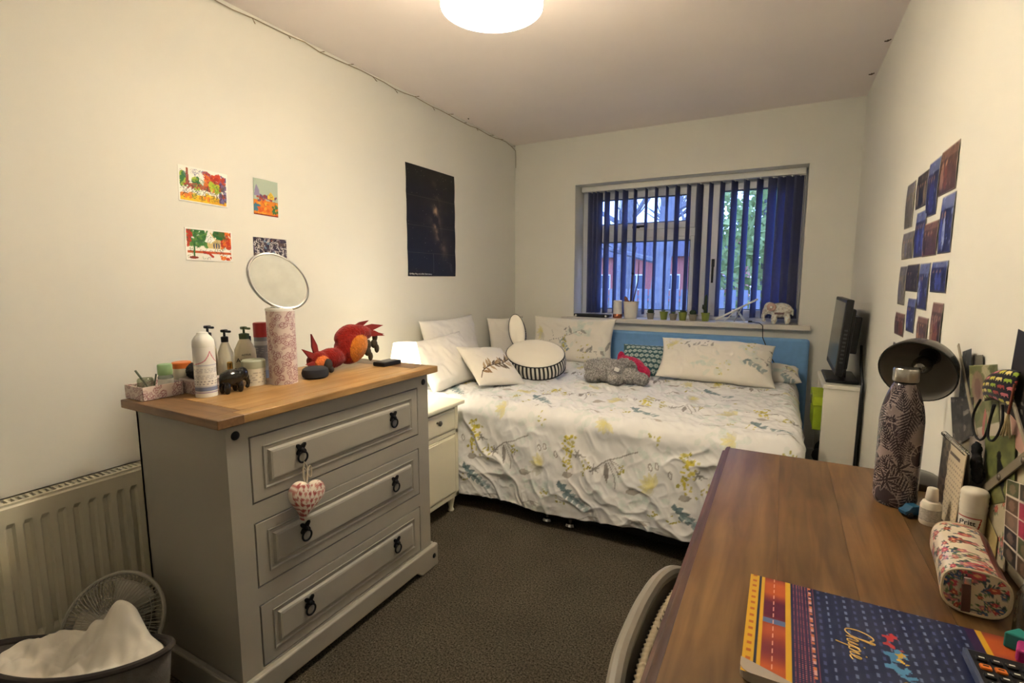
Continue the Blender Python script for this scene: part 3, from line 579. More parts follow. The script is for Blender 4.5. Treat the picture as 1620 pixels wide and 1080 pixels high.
# floral cotton print used by duvet and pillow cases
YEL, OLV, GRY, TEAL, MINT, BRN = (206, 190, 70), (168, 158, 60), (128, 124, 118), (112, 134, 138), (196, 212, 202), (150, 132, 108)
def sprig_yellow(S, u, v, k, r):
    for i in range(int(34 * k)):
        q = r.gauss(0, .28); h = r.gauss(0, 1) * .055 * k; S.ell(u + q * .05 * k, v + h, r.uniform(.004, .009) * k ** .5, r.uniform(.004, .008) * k ** .5, r.uniform(0, PI), YEL if r.random() < .65 else OLV, r.uniform(.5, .95))
def sprig_loose(S, u, v, k, r):
    for i in range(int(9 * k)): S.ell(u + r.uniform(-.045, .045) * k, v + r.uniform(-.05, .05) * k, r.uniform(.004, .010), r.uniform(.003, .007), r.uniform(0, PI), OLV if r.random() < .5 else (214, 204, 120), r.uniform(.4, .85))
def stem_grey(S, u, v, k, r):
    a = r.uniform(-.4, .4); pts = [(u, v)]
    for i in range(7): a += r.uniform(-.12, .16); pts.append((pts[-1][0] + .03 * k * math.cos(a), pts[-1][1] + .03 * k * math.sin(a)))
    S.line(pts, .0028, GRY, .8)
    for i, p in enumerate(pts[1:]):
        b = a + r.choice((-1, 1)) * r.uniform(.7, 1.5); L = r.uniform(.03, .075) * k
        if r.random() < .45: S.leaf(p[0], p[1], L, .008 * k, b, GRY, .6)
        else:
            e = (p[0] + L * math.cos(b), p[1] + L * math.sin(b)); S.line([p, ((p[0] + e[0]) / 2 + .006, (p[1] + e[1]) / 2), e], .002, GRY, .75)
            if r.random() < .6:
                for q in range(4): S.leaf(e[0], e[1], .016 * k, .0025, b + (q - 1.5) * .6, GRY, .8)
def sprig_teal(S, u, v, k, r):
    a = r.uniform(-.9, -.3); 
    for i in range(5):
        x, y = u + i * .026 * k * math.cos(a), v + i * .026 * k * math.sin(a)
        for s in (-1, 1): S.leaf(x, y, r.uniform(.025, .045) * k, .010 * k, a + s * r.uniform(.5, 1.1), TEAL, r.uniform(.35, .85))
def cloud_mint(S, u, v, k, r):
    for i in range(16): S.ell(u + r.gauss(0, .05) * k, v + r.gauss(0, .045) * k, r.uniform(.012, .03), r.uniform(.008, .02), r.uniform(0, PI), MINT, .28)
def big_pale(S, u, v, k, r):
    a0 = r.uniform(0, 6)
    for i in range(7): S.leaf(u, v, .06 * k, .013 * k, a0 + i * .45, (214, 204, 130) if r.random() < .6 else (200, 196, 180), .5)
def floral(S, seed, dens=1.0):
    r = random.Random(seed); A = S.w * S.h; k = 1.0
    def spread(fn, n, k0=.8, k1=1.25):
        for i in range(max(1, int(n * A * dens + .5))): fn(S, r.uniform(0, S.w), r.uniform(0, S.h), r.uniform(k0, k1), r)
    spread(cloud_mint, 9); spread(big_pale, 4); spread(stem_grey, 6, .9, 1.4); spread(sprig_teal, 4.5); spread(sprig_loose, 8); spread(sprig_yellow, 4.2, .7, 1.1)
    return S
def star(S, u, v, k, a0=0.0):
    for q in range(6): S.leaf(u, v, .03 * k, .004 * k, a0 + q * 1.05 + .2 * (q % 2), GRY, .75)
def repeat(S, u, v, r):
    """one repeat of the printed cotton"""
    q = lambda a, b: (u + a, v + b)
    for a, b, k in ((.25, -.21, 1.3), (-.2, .05, 1.2), (.12, .2, 1.1), (-.16, -.2, .9)): cloud_mint(S, *q(a, b), k, r)
    big_pale(S, *q(-.14, -.09), 1.2, r); big_pale(S, *q(.18, .17), 1.0, r)
    for i in range(46): S.ell(u + r.gauss(0, .017), v + r.uniform(-.09, .09), r.uniform(.005, .011), r.uniform(.004, .008), r.uniform(0, PI), YEL if r.random() < .65 else OLV, r.uniform(.5, .95))
    star(S, *q(.045, 0), .9); S.line([q(.045, 0), q(.085, -.008)], .0055, GRY, .7)
    S.line([q(.335, .055), q(.29, .035), q(.25, .012), q(.21, 0), q(.19, -.008), q(.135, -.055)], .0062, GRY, .75); star(S, *q(.13, -.06), 1.0, .4)
    S.leaf(*q(.19, -.018), .10, .012, -1.5, (120, 112, 104), .7); S.line([q(.21, -.005), q(.245, -.05), q(.252, -.075)], .005, GRY, .7); S.line([q(.2, -.015), q(.235, -.085), q(.24, -.14)], .005, GRY, .7); S.line([q(.205, 0), q(.265, -.03), q(.262, -.06)], .005, GRY, .6)
    S.leaf(*q(.29, -.15), .075, .02, .25, (150, 140, 128), .65); S.leaf(*q(-.03, -.12), .06, .018, .3, (140, 130, 118), .6)
    for a, b in ((-.13, .01), (-.07, -.02), (.40, .0)): S.ell(*q(a, b), .010, .018, .3, (140, 132, 124), .7); S.ell(*q(a, b), .005, .012, .3, (232, 231, 229), 1)
    for i in range(6):
        x, y = q(-.04 + i * .027, -.20 - i * .02)
        for s in (-1, 0, 1): S.leaf(x, y, .048 - .004 * i, .013, -.5 + s * 1.0 + (1.2 if i == 0 else 0), TEAL, .85 - .09 * i)
    for a, b in ((-.13, -.25), (-.05, -.28), (.10, -.05), (.085, -.075), (-.30, -.03), (-.15, .14)):
        for i in range(7): S.ell(u + a + r.gauss(0, .014), v + b + r.gauss(0, .016), r.uniform(.004, .009), r.uniform(.003, .006), r.uniform(0, PI), OLV, r.uniform(.45, .9))
    for a, b in ((.03, .25), (-.22, .22)): S.line([q(a, b), q(a + .05, b + .03), q(a + .10, b + .03)], .005, GRY, .5); S.leaf(*q(a + .05, b + .03), .05, .010, -.6, (150, 140, 128), .6)
# duvet: one cloth, lying on the mattress and hanging over the near side and the right end
def duvet():
    over_f, over_r, r_ = .535, .30, .075
    x0, x1, y0, y1 = BX0 + .03, BX1 + .015, BY0 - .012, BY1 - .03; wx = x1 - x0 + over_r; wy = y1 - y0 + over_f
    S = Sheet(wx, wy, .0046, (232, 231, 229))
    for i in range(-3, 3):
        for j in range(-1, 4): repeat(S, 1.14 + .56 * i + (.28 if j % 2 else 0), .38 + .60 * j, random.Random(j * 9 + i))
    S.C = S.C * (1 - .02 * vnoise(S.U * 40, S.V * 40, 3)[..., None])
    U, V = S.U, S.V; X = x0 + U; Y = y0 - over_f + V
    ax = np.maximum(0, X - (x1 - r_)); ay = np.maximum(0, (y0 + r_) - Y); a = (ax ** 3 + ay ** 3) ** (1 / 3) + 1e-9; hyp = np.hypot(ax, ay) + 1e-9
    arc = r_ * PI / 2; out = np.where(a < arc, r_ * np.sin(np.minimum(a, arc) / r_), r_); drop = np.where(a < arc, r_ * (1 - np.cos(np.minimum(a, arc) / r_)), r_ + a - arc)
    hem = (.52 - .045 * np.clip(U / 1.7, 0, 1)) + .012 * np.sin(U * 7)   # front hem is a little higher to the right
    drop = np.minimum(drop, np.where(drop > .3, .3 + (drop - .3) * (hem - .3) / .245, drop)); drop = np.minimum(drop, .545)
    PXx = np.minimum(X, x1 - r_) + out * ax / hyp; PY = np.maximum(Y, y0 + r_) - out * ay / hyp; PZz = BZ + .03 - drop
    on = np.clip(1 - a / .10, 0, 1); hang = 1 - on
    # puffiness on top, long pulled folds on the hanging part
    PZz = PZz + on * (.030 * (fbm(U * 3, V * 3, 11) - .45) + .022 * (1 - np.abs(2 * fbm(U * 5 + 1.5 * V, V * 9, 12, 3) - 1)) - .012)
    wv = fbm(U * 3.0 + 20, V * 3.0, 31, 3); q1 = 1 - np.abs(2 * vnoise(U * 5.5 + V * 5 + wv * 2.2, V * 2.6 - U * 2.4 + wv * 2, 32) - 1); q2 = 1 - np.abs(2 * vnoise(U * 13 + V * 9 + wv * 4, V * 6 - U * 6 + wv * 3, 33) - 1)
    fold = .017 * (q1 ** 2 - .3) + .009 * (q2 ** 2 - .3) + .028 * (vnoise(U * 4.2, V * 1.2 + 3, 34) - .5)
    flare = .05 * np.clip((drop - .1) / .4, 0, 1) * np.sin(np.clip((drop) / .5, 0, 1) * PI * .75)
    d = (fold * np.clip(drop / .12, 0, 1) + flare) * hang; d = np.where(d < 0, -.008 * np.tanh(-d / .008), d)
    PXx = PXx + d * ax / hyp * np.where(hyp > 1e-6, 1, 0); PY = PY - d * ay / hyp
    q3 = 1 - np.abs(2 * vnoise(U * 26 + V * 14 + wv * 6, V * 15 - U * 9, 35) - 1); q4 = vnoise(U * 60, V * 44 + U * 20, 36); PY = PY - hang * np.clip(drop / .1, 0, 1) * (.0035 * (q3 ** 2 - .3) + .0015 * q4) * ay / hyp
    PZz = PZz + on * (.006 * (q3 ** 2 - .3) + .0025 * (q4 - .5)) * np.clip((y1 - Y) / .2, 0, 1)
    PZz = PZz + on * .010 * (q2 - .5) * np.clip((y1 - Y) / .2, 0, 1)
    # puckers that run over the near edge
    PZz = PZz + .008 * np.exp(-((Y - y0 - .02) / .12) ** 2) * (np.sin(U * 42 + 5 * wv) * .5 + .5) * on
    PY = np.minimum(PY, y1); P = np.stack([PXx, PY, np.maximum(PZz, .035)], -1)
    o = S.mesh('duvet', lambda u, v: (P[..., 0], P[..., 1], P[..., 2]), None, CLOTHP(), .006)
    tag(o, 'white duvet with yellow and grey floral print spread over the bed', 'duvet'); return o
duvet()
def pillow(name, label, w, h, t, loc, rot, S=None, base=(238, 234, 226), step=.009, seed=1, wr=1.0, group=None, pinch=.07, m=None, cat='pillow'):
    if S is None: S = Sheet(w, h, step, base)
    U = S.U / w * 2 - 1; V = S.V / h * 2 - 1; e = np.clip((1 - np.abs(U) ** 2.6) * (1 - np.abs(V) ** 2.6), 0, 1)
    th = t / 2 * e ** .52; n1 = fbm(S.U * 9 + seed, S.V * 9, seed, 3) - .45; n2 = 1 - np.abs(2 * vnoise(S.U * 14 + S.V * 9 + n1 * 3, S.V * 10, seed + 5) - 1)
    edge = np.clip((1 - np.maximum(np.abs(U), np.abs(V))) * 8, 0, 1)
    th = th + wr * edge * (.016 * n1 + .006 * (n2 - .4)); X = U * w / 2 * (1 - pinch * (1 - V ** 2) * np.abs(U)); Y = V * h / 2 * (1 - pinch * (1 - U ** 2) * np.abs(V))
    ny, nx = U.shape; rim = (np.abs(U) > .9999) | (np.abs(V) > .9999); top = np.stack([X, Y, np.where(rim, 0, th)], -1).reshape(-1, 3); bot = np.stack([X, Y, np.where(rim, 0, -th)], -1).reshape(-1, 3)
    i, j = np.meshgrid(np.arange(nx - 1), np.arange(ny - 1)); a = (j * nx + i).ravel(); f = np.stack([a, a + 1, a + 1 + nx, a + nx], -1); N = nx * ny
    P = np.concatenate([top, bot]); fs = np.concatenate([f, f[:, ::-1] + N]); C = np.concatenate([S.C.reshape(-1, 3)] * 2)
    # weld the seam
    mp = np.arange(2 * N); r_ = np.where(rim.ravel())[0]; mp[r_ + N] = r_; fs = mp[fs]; keep = np.ones(2 * N, bool); keep[r_ + N] = False; new = np.cumsum(keep) - 1
    o = colour_mesh(name, P[keep], new[fs], C[keep], m or CLOTHP()); o.location = loc; o.rotation_euler = rot
    return tag(o, label, cat, group)
D = math.radians
TOPZ = BZ + .03
# plain white pillows leaning on the left wall
pillow('pillow', 'plain white pillow leaning on the left wall at the bed head', .66, .42, .11, (-1.995, 2.85, TOPZ + .195), (D(76), 0, D(92)), seed=3, wr=2.0)
pillow('pillow', 'crumpled white pillow slumped in front beside the bedside lamp', .50, .36, .12, (-1.835, 2.55, TOPZ + .155), (D(54), D(-3), D(84)), seed=9, wr=2.4)
# cushion with an embroidered leaf spray
S = Sheet(.36, .36, .003, (232, 226, 214)); r = random.Random(2); stem = [(.05, .09), (.11, .125), (.17, .14), (.23, .15), (.28, .175), (.33, .21)]
for i in range(26):
    t = i / 25 * 4.99; k = int(t); f = t - k; x = stem[k][0] * (1 - f) + stem[k + 1][0] * f; y = stem[k][1] * (1 - f) + stem[k + 1][1] * f
    S.leaf(x, y, r.uniform(.04, .075), .010, r.uniform(.5, 1.7) if i % 3 else r.uniform(-1.2, -.3), r.choice(((146, 112, 74), (112, 92, 70), (176, 150, 112), (94, 78, 62))), .9)
S.line(stem, .007, (84, 62, 38)); S.line([(.05, .09), (.03, .05)], .006, (84, 62, 38))
pillow('cushion', 'off white cushion embroidered with a brown leaf spray', .36, .36, .10, (-1.608, 2.70, TOPZ + .118), (D(34), D(6), D(66)), S, seed=14, cat='cushion')
# round cushion with a striped edge band, and the oval one behind it
def disc_cushion(name, label, rx, ry, t, loc, rot, stripes=True):
    n = 180; prof = []; cu = thing(name, label, 'cushion', loc, rot)
    P = []; C = []; m = 22
    for j in range(m):
        q = j / (m - 1); a = q * PI / 2; rr = math.sin(a)
        for i in range(n): th = 2 * PI * i / n; P.append((rx * rr * math.cos(th), ry * rr * math.sin(th), t / 2 + .028 * math.cos(a) ** .8 * (1 + .12 * math.sin(3 * th) * rr)))
    for zk, sg in ((1, 1),):
        pass
    fs = [(j * n + i, j * n + (i + 1) % n, (j + 1) * n + (i + 1) % n, (j + 1) * n + i) for j in range(m - 1) for i in range(n)]
    P2 = [(x, y, -z) for x, y, z in P]; N = len(P)
    mc = mat('cushion_cotton', (232, 226, 212), .9, bump=.1, bscale=400)
    obj('front_cover', MB().add(P, fs), mc, cu, smooth=True, world=False); obj('back_cover', MB().add(P2, fs), mc, cu, smooth=True, world=False)
    P = []; C = []; fs = []; k = 7
    for j in range(k):
        z = -t / 2 + t * j / (k - 1); b = 1 + .05 * math.sin(j / (k - 1) * PI)
        for i in range(n): th = 2 * PI * i / n; P.append((rx * b * math.cos(th), ry * b * math.sin(th), z)); C.append((24, 22, 24) if (i // 2) % 2 else (232, 226, 212))
    fs = [(j * n + i, j * n + (i + 1) % n, (j + 1) * n + (i + 1) % n, (j + 1) * n + i) for j in range(k - 1) for i in range(n)]
    colour_mesh('striped_band', np.array(P), np.array(fs), np.array(C), CLOTHP(), cu)
    for z in (-t / 2, t / 2): obj('piping', MB().tube([(rx * 1.005 * math.cos(a), ry * 1.005 * math.sin(a), z) for a in np.linspace(0, 2 * PI, 73)[:-1]], .004, 6, closed=True), mat('black_piping', (20, 19, 20), .8), cu, smooth=True, world=False)
    return cu
disc_cushion('round_cushion', 'round white cushion with a black striped edge band', .20, .155, .10, (-1.45, 3.03, TOPZ + .122), (D(27), D(5), D(6)))
disc_cushion('oval_cushion', 'narrow oval white cushion standing upright with a striped edge', .056, .12, .05, (-1.645, 3.135, TOPZ + .292), (D(74), D(-10), D(24)))
# floral pillows
def fl_pillow(seed, w=.66, h=.42): return floral(Sheet(w, h, .0055, (236, 230, 218)), seed, 1.2)
pillow('pillow', 'floral pillow standing upright against the blue panel beside the round cushion', .70, .37, .13, (-1.455, 3.70, TOPZ + .18), (D(78), 0, D(-2)), fl_pillow(5, .70, .37), seed=21, wr=1.2)
pillow('pillow', 'floral pillow standing in the corner between the two walls', .40, .36, .11, (-1.955, 3.56, TOPZ + .18), (D(80), 0, D(72)), fl_pillow(6, .40, .36), seed=22, wr=1.2)
pillow('pillow', 'long floral pillow lying slanted beside the green cushion', .70, .36, .14, (-.36, 3.42, TOPZ + .14), (D(38), D(2), D(5)), fl_pillow(8, .70, .36), seed=25, wr=1.6)
pillow('pillow', 'floral pillow mostly hidden beside the headboard corner', .26, .24, .09, (.0, 3.655, TOPZ + .05), (D(12), 0, D(4)), fl_pillow(9, .26, .24), seed=27, wr=1.4)
S = Sheet(.33, .25, .0035, (56, 92, 96)); r = random.Random(31)
for i in range(10):
    for j in range(8):
        u, v = .02 + i * .036 + (j % 2) * .018, .02 + j * .038
        for k in range(8): S.leaf(u, v, .018, .005, k * PI / 4 + .2, (198, 208, 198), .8)
        S.ell(u, v, .004, .004, 0, (56, 92, 96)); S.ell(u + .018, v, .004, .006, 0, (150, 174, 170), .8)
pillow('cushion', 'dark green cushion with pale leafy pattern beside the grey plush', .33, .25, .10, (-.815, 3.46, TOPZ + .105), (D(50), 0, D(4)), S, seed=33, cat='cushion')
# plush toys on the duvet
gx, gy, gz = -.93, 3.07, TOPZ + .015
gt = thing('plush_elephant', 'curly grey plush elephant lying on the duvet', 'soft toy', (gx, gy, gz))
mb = MB().ell((gx - .02, gy, gz + .07), (.125, .085, .075)).ell((gx - .12, gy + .02, gz + .065), (.06, .07, .065)).ell((gx + .13, gy - .03, gz + .05), (.06, .055, .05)).ell((gx - .11, gy - .06, gz + .035), (.05, .05, .035)).ell((gx + .05, gy - .085, gz + .035), (.05, .045, .035)).ell((gx + .20, gy - .05, gz + .04), (.045, .04, .04)).ell((gx + .08, gy + .06, gz + .10), (.07, .02, .05), rot=(.4, .3, 0)).ell((gx - .14, gy - .02, gz + .09), (.04, .03, .04))
o = blob('body', mb, lambda P: np.tile(np.array([158., 154, 150]), (len(P), 1)) * (.72 + .5 * RNG.random((len(P), 1))), PLUSH(), gt, .006, 4, .011)
obj('care_tag', MB().box((gx + .045, gy - .10, gz + .085), (gx + .075, gy - .096, gz + .11), rot=(.3, .4, .3)), m_white, gt)
rx_, ry_ = -.85, 3.26; gz -= .016
rt_ = thing('plush_toy', 'crimson knitted soft toy behind the grey plush elephant', 'soft toy', (rx_, ry_, gz))
mb = MB().ell((rx_, ry_, gz + .09), (.09, .07, .06), rot=(0, .35, 0)).ell((rx_ - .08, ry_ + .01, gz + .14), (.025, .025, .045)).ell((rx_ - .05, ry_, gz + .12), (.05, .05, .04)).ell((rx_ + .08, ry_ - .03, gz + .055), (.045, .05, .05)).ell((rx_ + .02, ry_ - .04, gz + .03), (.06, .05, .03))
blob('body', mb, lambda P: np.tile(np.array([196., 44, 84]), (len(P), 1)) * (.85 + .3 * RNG.random((len(P), 1))), PLUSH(), rt_, .006, 4, .005)

# ------------------------------------------------------------------ pictures on the left wall
def border(S, e=.005): return S.put((S.U < e) | (S.V < e) | (S.U > S.w - e) | (S.V > S.h - e), (240, 237, 228))
def wall_print_left(name, label, cat, y0, y1, z0, z1, S, tilt=0.0, group=None, roll=0.0):
    yc, zc = (y0 + y1) / 2, (z0 + z1) / 2
    def fn(u, v):
        y = y0 + u / S.w * (y1 - y0) - yc; z = z0 + v / S.h * (z1 - z0) - zc; c, s = math.cos(tilt), math.sin(tilt)
        return (XL + .0016 + .0014 * np.sin(u / S.w * PI) + 0 * u, yc + y * c - z * s, zc + y * s + z * c)
    o = S.mesh(name, fn, None, PRINT(), .0012); return tag(o, label, cat, group)
def paper_wall(px0, px1, py0, py1):
    a = W(px0, (py0 + py1) / 2, 0, XL); b = W(px1, (py0 + py1) / 2, 0, XL); t = W((px0 + px1) / 2, py0, 0, XL); d = W((px0 + px1) / 2, py1, 0, XL); return a[1], b[1], d[2], t[2]
def scribbles(S, r, n, cols, L=.02, wd=.0012, u0=0, u1=1, v0=0, v1=1, a=.8):
    for i in range(n):
        u, v = r.uniform(u0, u1) * S.w, r.uniform(v0, v1) * S.h; t = r.uniform(0, 2 * PI); S.line([(u, v), (u + L * math.cos(t), v + L * math.sin(t)), (u + L * 1.3 * math.cos(t + .7), v + L * 1.3 * math.sin(t + .7))], wd, r.choice(cols), a)
def dabs(S, r, n, cols, u0, u1, v0, v1, s0=.004, s1=.012, a=.8):
    for i in range(n): S.ell(r.uniform(u0, u1) * S.w, r.uniform(v0, v1) * S.h, r.uniform(s0, s1), r.uniform(s0, s1) * .7, r.uniform(0, PI), r.choice(cols), a)
ST = .0015; BLK = (30, 28, 34); r = random.Random(12)
q = paper_wall(282, 359, 268, 323); S = Sheet(.19, .125, ST, (240, 236, 224)); RED, ORG, GRN, LIM, YLW, PUR = (196, 60, 34), (226, 120, 40), (44, 110, 52), (160, 184, 50), (236, 196, 40), (100, 76, 120)
S.rect(.006, .004, .184, .03, YLW); dabs(S, r, 60, (YLW, ORG, (214, 160, 30)), .04, .96, .03, .25); dabs(S, r, 40, (GRN, LIM), .04, .14, .45, .8); dabs(S, r, 24, (GRN, LIM), .28, .4, .4, .68); dabs(S, r, 110, (RED, ORG, (170, 40, 30)), .52, .84, .42, .9); dabs(S, r, 30, (LIM, (196, 210, 60)), .62, .82, .4, .62); dabs(S, r, 46, (PUR, (120, 110, 160), RED), .84, .97, .12, .9); S.poly([(.026, .06), (.04, .06), (.036, .118), (.032, .122), (.029, .118)], (150, 70, 44)); dabs(S, r, 40, (RED, (180, 90, 60)), .1, .62, .42, .54, .003, .008); scribbles(S, r, 120, (BLK, (70, 60, 70), GRN), .014, .0012, .05, .95, .2, .62); scribbles(S, r, 24, ((120, 124, 160),), .016, .001, .1, .6, .82, .95)
border(S); wall_print_left('postcard', 'postcard of autumn trees, a spire and a yellow foreground', 'postcard', *q[:2], q[2], q[3], S, D(-2), 'bright painted postcards on the left wall')
q = paper_wall(401, 439, 285, 341); S = Sheet(.09, .125, ST, (176, 190, 172)); S.rect(0, 0, .09, .052, (214, 130, 44)); dabs(S, r, 40, (ORG, (206, 90, 36), (230, 170, 60)), .1, .95, .05, .4, .004, .01); dabs(S, r, 16, (RED, PUR, (150, 50, 60)), .05, .95, .4, .55, .004, .01); S.poly([(.05, .06), (.076, .06), (.076, .07), (.063, .086), (.05, .07)], (226, 190, 70)); S.poly([(.002, .065), (.022, .065), (.02, .085), (.01, .105), (.004, .085)], (150, 140, 170)); dabs(S, r, 12, (GRN, (70, 120, 80)), .75, 1, .06, .3, .004, .009); dabs(S, r, 6, ((60, 120, 150),), .0, .15, .1, .3); S.rect(0, 0, .09, .004, (150, 50, 40)); scribbles(S, r, 14, ((110, 90, 60),), .01, .001, .2, .9, .3, .6)
wall_print_left('postcard', 'small upright postcard of domes under a pale green sky', 'postcard', *q[:2], q[2], q[3], S, D(-2), 'bright painted postcards on the left wall')
q = paper_wall(293, 367, 363, 413); S = Sheet(.19, .125, ST, (240, 236, 224)); dabs(S, r, 110, (GRN, (60, 120, 60), (90, 140, 60)), .05, .45, .45, .97); dabs(S, r, 20, (RED,), .02, .12, .4, .95); dabs(S, r, 80, (RED, ORG), .72, .99, .45, .95); dabs(S, r, 40, (GRN, (90, 110, 50)), .55, .8, .7, .97); S.poly([(.085, .06), (.085, .09), (.10, .115), (.118, .09), (.14, .085), (.14, .05), (.09, .05)], (214, 190, 130)); S.poly([(.075, .075), (.09, .118), (.118, .085), (.10, .07)], (242, 240, 232)); S.rect(.006, .03, .184, .038, (206, 96, 50)); S.line([(.032, .012), (.034, .07)], .006, GRN); S.ell(.03, .012, .018, .005, 0, (150, 60, 40)); S.line([(.07, .034), (.09, .03), (.105, .018)], .009, RED); scribbles(S, r, 90, (BLK, GRN, (70, 60, 70)), .012, .0012, .03, .97, .1, .9, .7); dabs(S, r, 14, (RED, ORG), .75, .98, .06, .16, .004, .01)
for u in (.112, .122, .132): S.ell(u, .062, .003, .012, 0, (90, 90, 110))
border(S); wall_print_left('postcard', 'postcard of a pale gabled building behind a green tree', 'postcard', *q[:2], q[2], q[3], S, D(-1), 'bright painted postcards on the left wall')
q = paper_wall(401, 453, 377, 418); q = (q[0], q[1], 1.30, q[3]); S = Sheet(.125, .12, ST, (70, 60, 74)); dabs(S, r, 130, ((50, 44, 66), (96, 76, 70), (40, 36, 50), (110, 100, 120)), 0, 1, 0, 1); scribbles(S, r, 150, ((220, 212, 200), (236, 230, 222)), .008, .0018, 0, 1, 0, 1, .85); dabs(S, r, 12, ((150, 70, 40), (120, 150, 170)), .3, .7, .1, .95, .003, .007)
wall_print_left('postcard', 'dark postcard crowded with white scrawled writing above the round mirror', 'postcard', *q[:2], q[2], q[3], S, D(-1), 'bright painted postcards on the left wall')
# the tall black poster of the night sky
pw = (W(643, 350, 0, XL)[1], W(719, 350, 0, XL)[1]); ph = (W(681, 438, 0, XL)[2] , W(681, 266, 0, XL)[2])
S = Sheet(.46, .70, .0028, (17, 15, 15)); n = fbm(S.U * 16, S.V * 16, 60, 4); cen = .23 + .10 * np.clip((.62 - S.V) / .5, 0, 1) + .02 * np.sin(S.V * 14); g = np.exp(-((S.U - cen) / .03) ** 2) * np.clip(1 - np.abs(S.V - .36) / .28, 0, 1); g2 = np.exp(-((S.U - cen) / .09) ** 2) * np.clip(1 - np.abs(S.V - .36) / .34, 0, 1)
S.C = S.C + (g * np.clip(n * 2 - .7, 0, 1) * 1.0)[..., None] * np.array([230, 190, 140]) * 1.3 + (g2 * .3 * n)[..., None] * np.array([150, 110, 80]) + (n * 10)[..., None]
r = random.Random(5)
for i in range(60): S.ell(r.uniform(0, .46), r.uniform(0, .7), .0022, .0022, 0, (120, 112, 104), .8)
S.ell(.41, .06, .012, .035, .3, (84, 80, 80), .35)
for v in (.15, .325, .51): S.rect(0, v - .0015, .46, v + .0015, (92, 84, 74), .55)
for u in (.23,): S.rect(u - .0015, .02, u + .0015, .15, (104, 100, 96), .7)
S.rect(.006, .008, .25, .022, (20, 18, 18))
y0, y1 = pw; z0, z1 = 1.288, 1.982
po = thing('sky_poster', 'tall creased black poster of a starry night sky', 'poster', (XL, (y0 + y1) / 2, z0))
def fnp(u, v):
    return (XL + .002 + .003 * np.abs(np.sin(v / .175 * PI)) + .002 * np.sin(u / .46 * PI), y0 + u / .46 * (y1 - y0), z0 + v / .70 * (z1 - z0))
S.mesh('sheet', fnp, po, PRINT(), .001)
text('caption', '© Milky Way at La Silla Observatory', .0155, mat('white_ink', (225, 222, 215), .6), po, basis((XL + .0045, y0 + .012, z0 + .014), (0, 1, 0), (0, 0, 1)), .0003, align='LEFT')

# ------------------------------------------------------------------ photographs on the right wall
def photo_sheet(w, h, kind, seed):
    r = random.Random(seed); S = Sheet(w, h, .005, {'b': (40, 44, 92), 'd': (40, 34, 34), 'g': (120, 112, 100), 'w': (88, 60, 54)}[kind]); n = fbm(S.U * 30, S.V * 22, seed, 3); S.C = S.C * (.55 + .9 * n)[..., None]
    pal = {'b': ((70, 84, 170), (24, 26, 60), (170, 184, 226), (44, 50, 120)), 'd': ((20, 18, 22), (92, 80, 70), (140, 120, 100), (60, 50, 60)), 'g': ((150, 142, 126), (90, 84, 78), (110, 110, 130)), 'w': ((120, 60, 50), (40, 30, 32), (170, 130, 110), (80, 60, 70))}[kind]  # the blue kind also has a blue reflection painted into its print colours
    S.rect(0, h * .78, w, h, pal[1 if kind == 'd' else 2], .5)
    for i in range(r.randint(2, 4)):     # standing figures
        u = w * (i + .8) / 4.6; c = r.choice(pal); S.ell(u, h * .36, w * .10, h * .28, 0, c, .85); S.ell(u, h * .67, w * .055, h * .055, 0, (170, 130, 108), .85)
    for i in range(26): S.ell(r.uniform(0, w), r.uniform(0, h), r.uniform(.002, .008), r.uniform(.002, .01), r.uniform(0, PI), r.choice(pal), .6)
    e = .002; m = (S.U < e) | (S.V < e) | (S.U > w - e) | (S.V > h - e); return S.put(m, (214, 206, 192), .6)
ph_rects = [((100, 150), (240, 470), 'g', 'half faded photo of a pale street'), ((85, 145), (475, 625), 'g', 'plain sandy grey photo'), ((65, 110), (640, 850), 'g', 'narrow photo of pale stone steps'), ((48, 100), (865, 1000), 'w', 'reddish dark photo of two people'), ((40, 62), (1010, 1090), 'd', 'dark photo half hidden by the desk lamp'),
 ((155, 215), (190, 370), 'd', 'grey photo of people under a bright sky'), ((145, 205), (375, 615), 'b', 'photo of a person outdoors with painted blue grey reflection'), ((105, 170), (630, 785), 'd', 'dark photo with an orange patch'), ((105, 155), (795, 985), 'b', 'photo of a dark figure below blue sky with painted reflection'),
 ((205, 272), (130, 410), 'b', 'tall dark photo with a bright blue reflection painted in'), ((187, 265), (425, 610), 'w', 'photo of a group above an orange floor'), ((160, 222), (625, 875), 'b', 'tall dim photo of one person with painted blue reflection'), ((155, 215), (885, 1040), 'w', 'photo of two people side by side'),
 ((270, 365), (60, 295), 'w', 'brown photo of a crowd, topmost and nearest the desk'), ((265, 345), (295, 595), 'b', 'tall photo of two people with painted blue reflection below the crowd photo'), ((225, 312), (615, 790), 'b', 'photo of four friends in a row with painted deep blue reflection'), ((220, 287), (815, 1075), 'w', 'tall photo of a person in a maroon coat')]
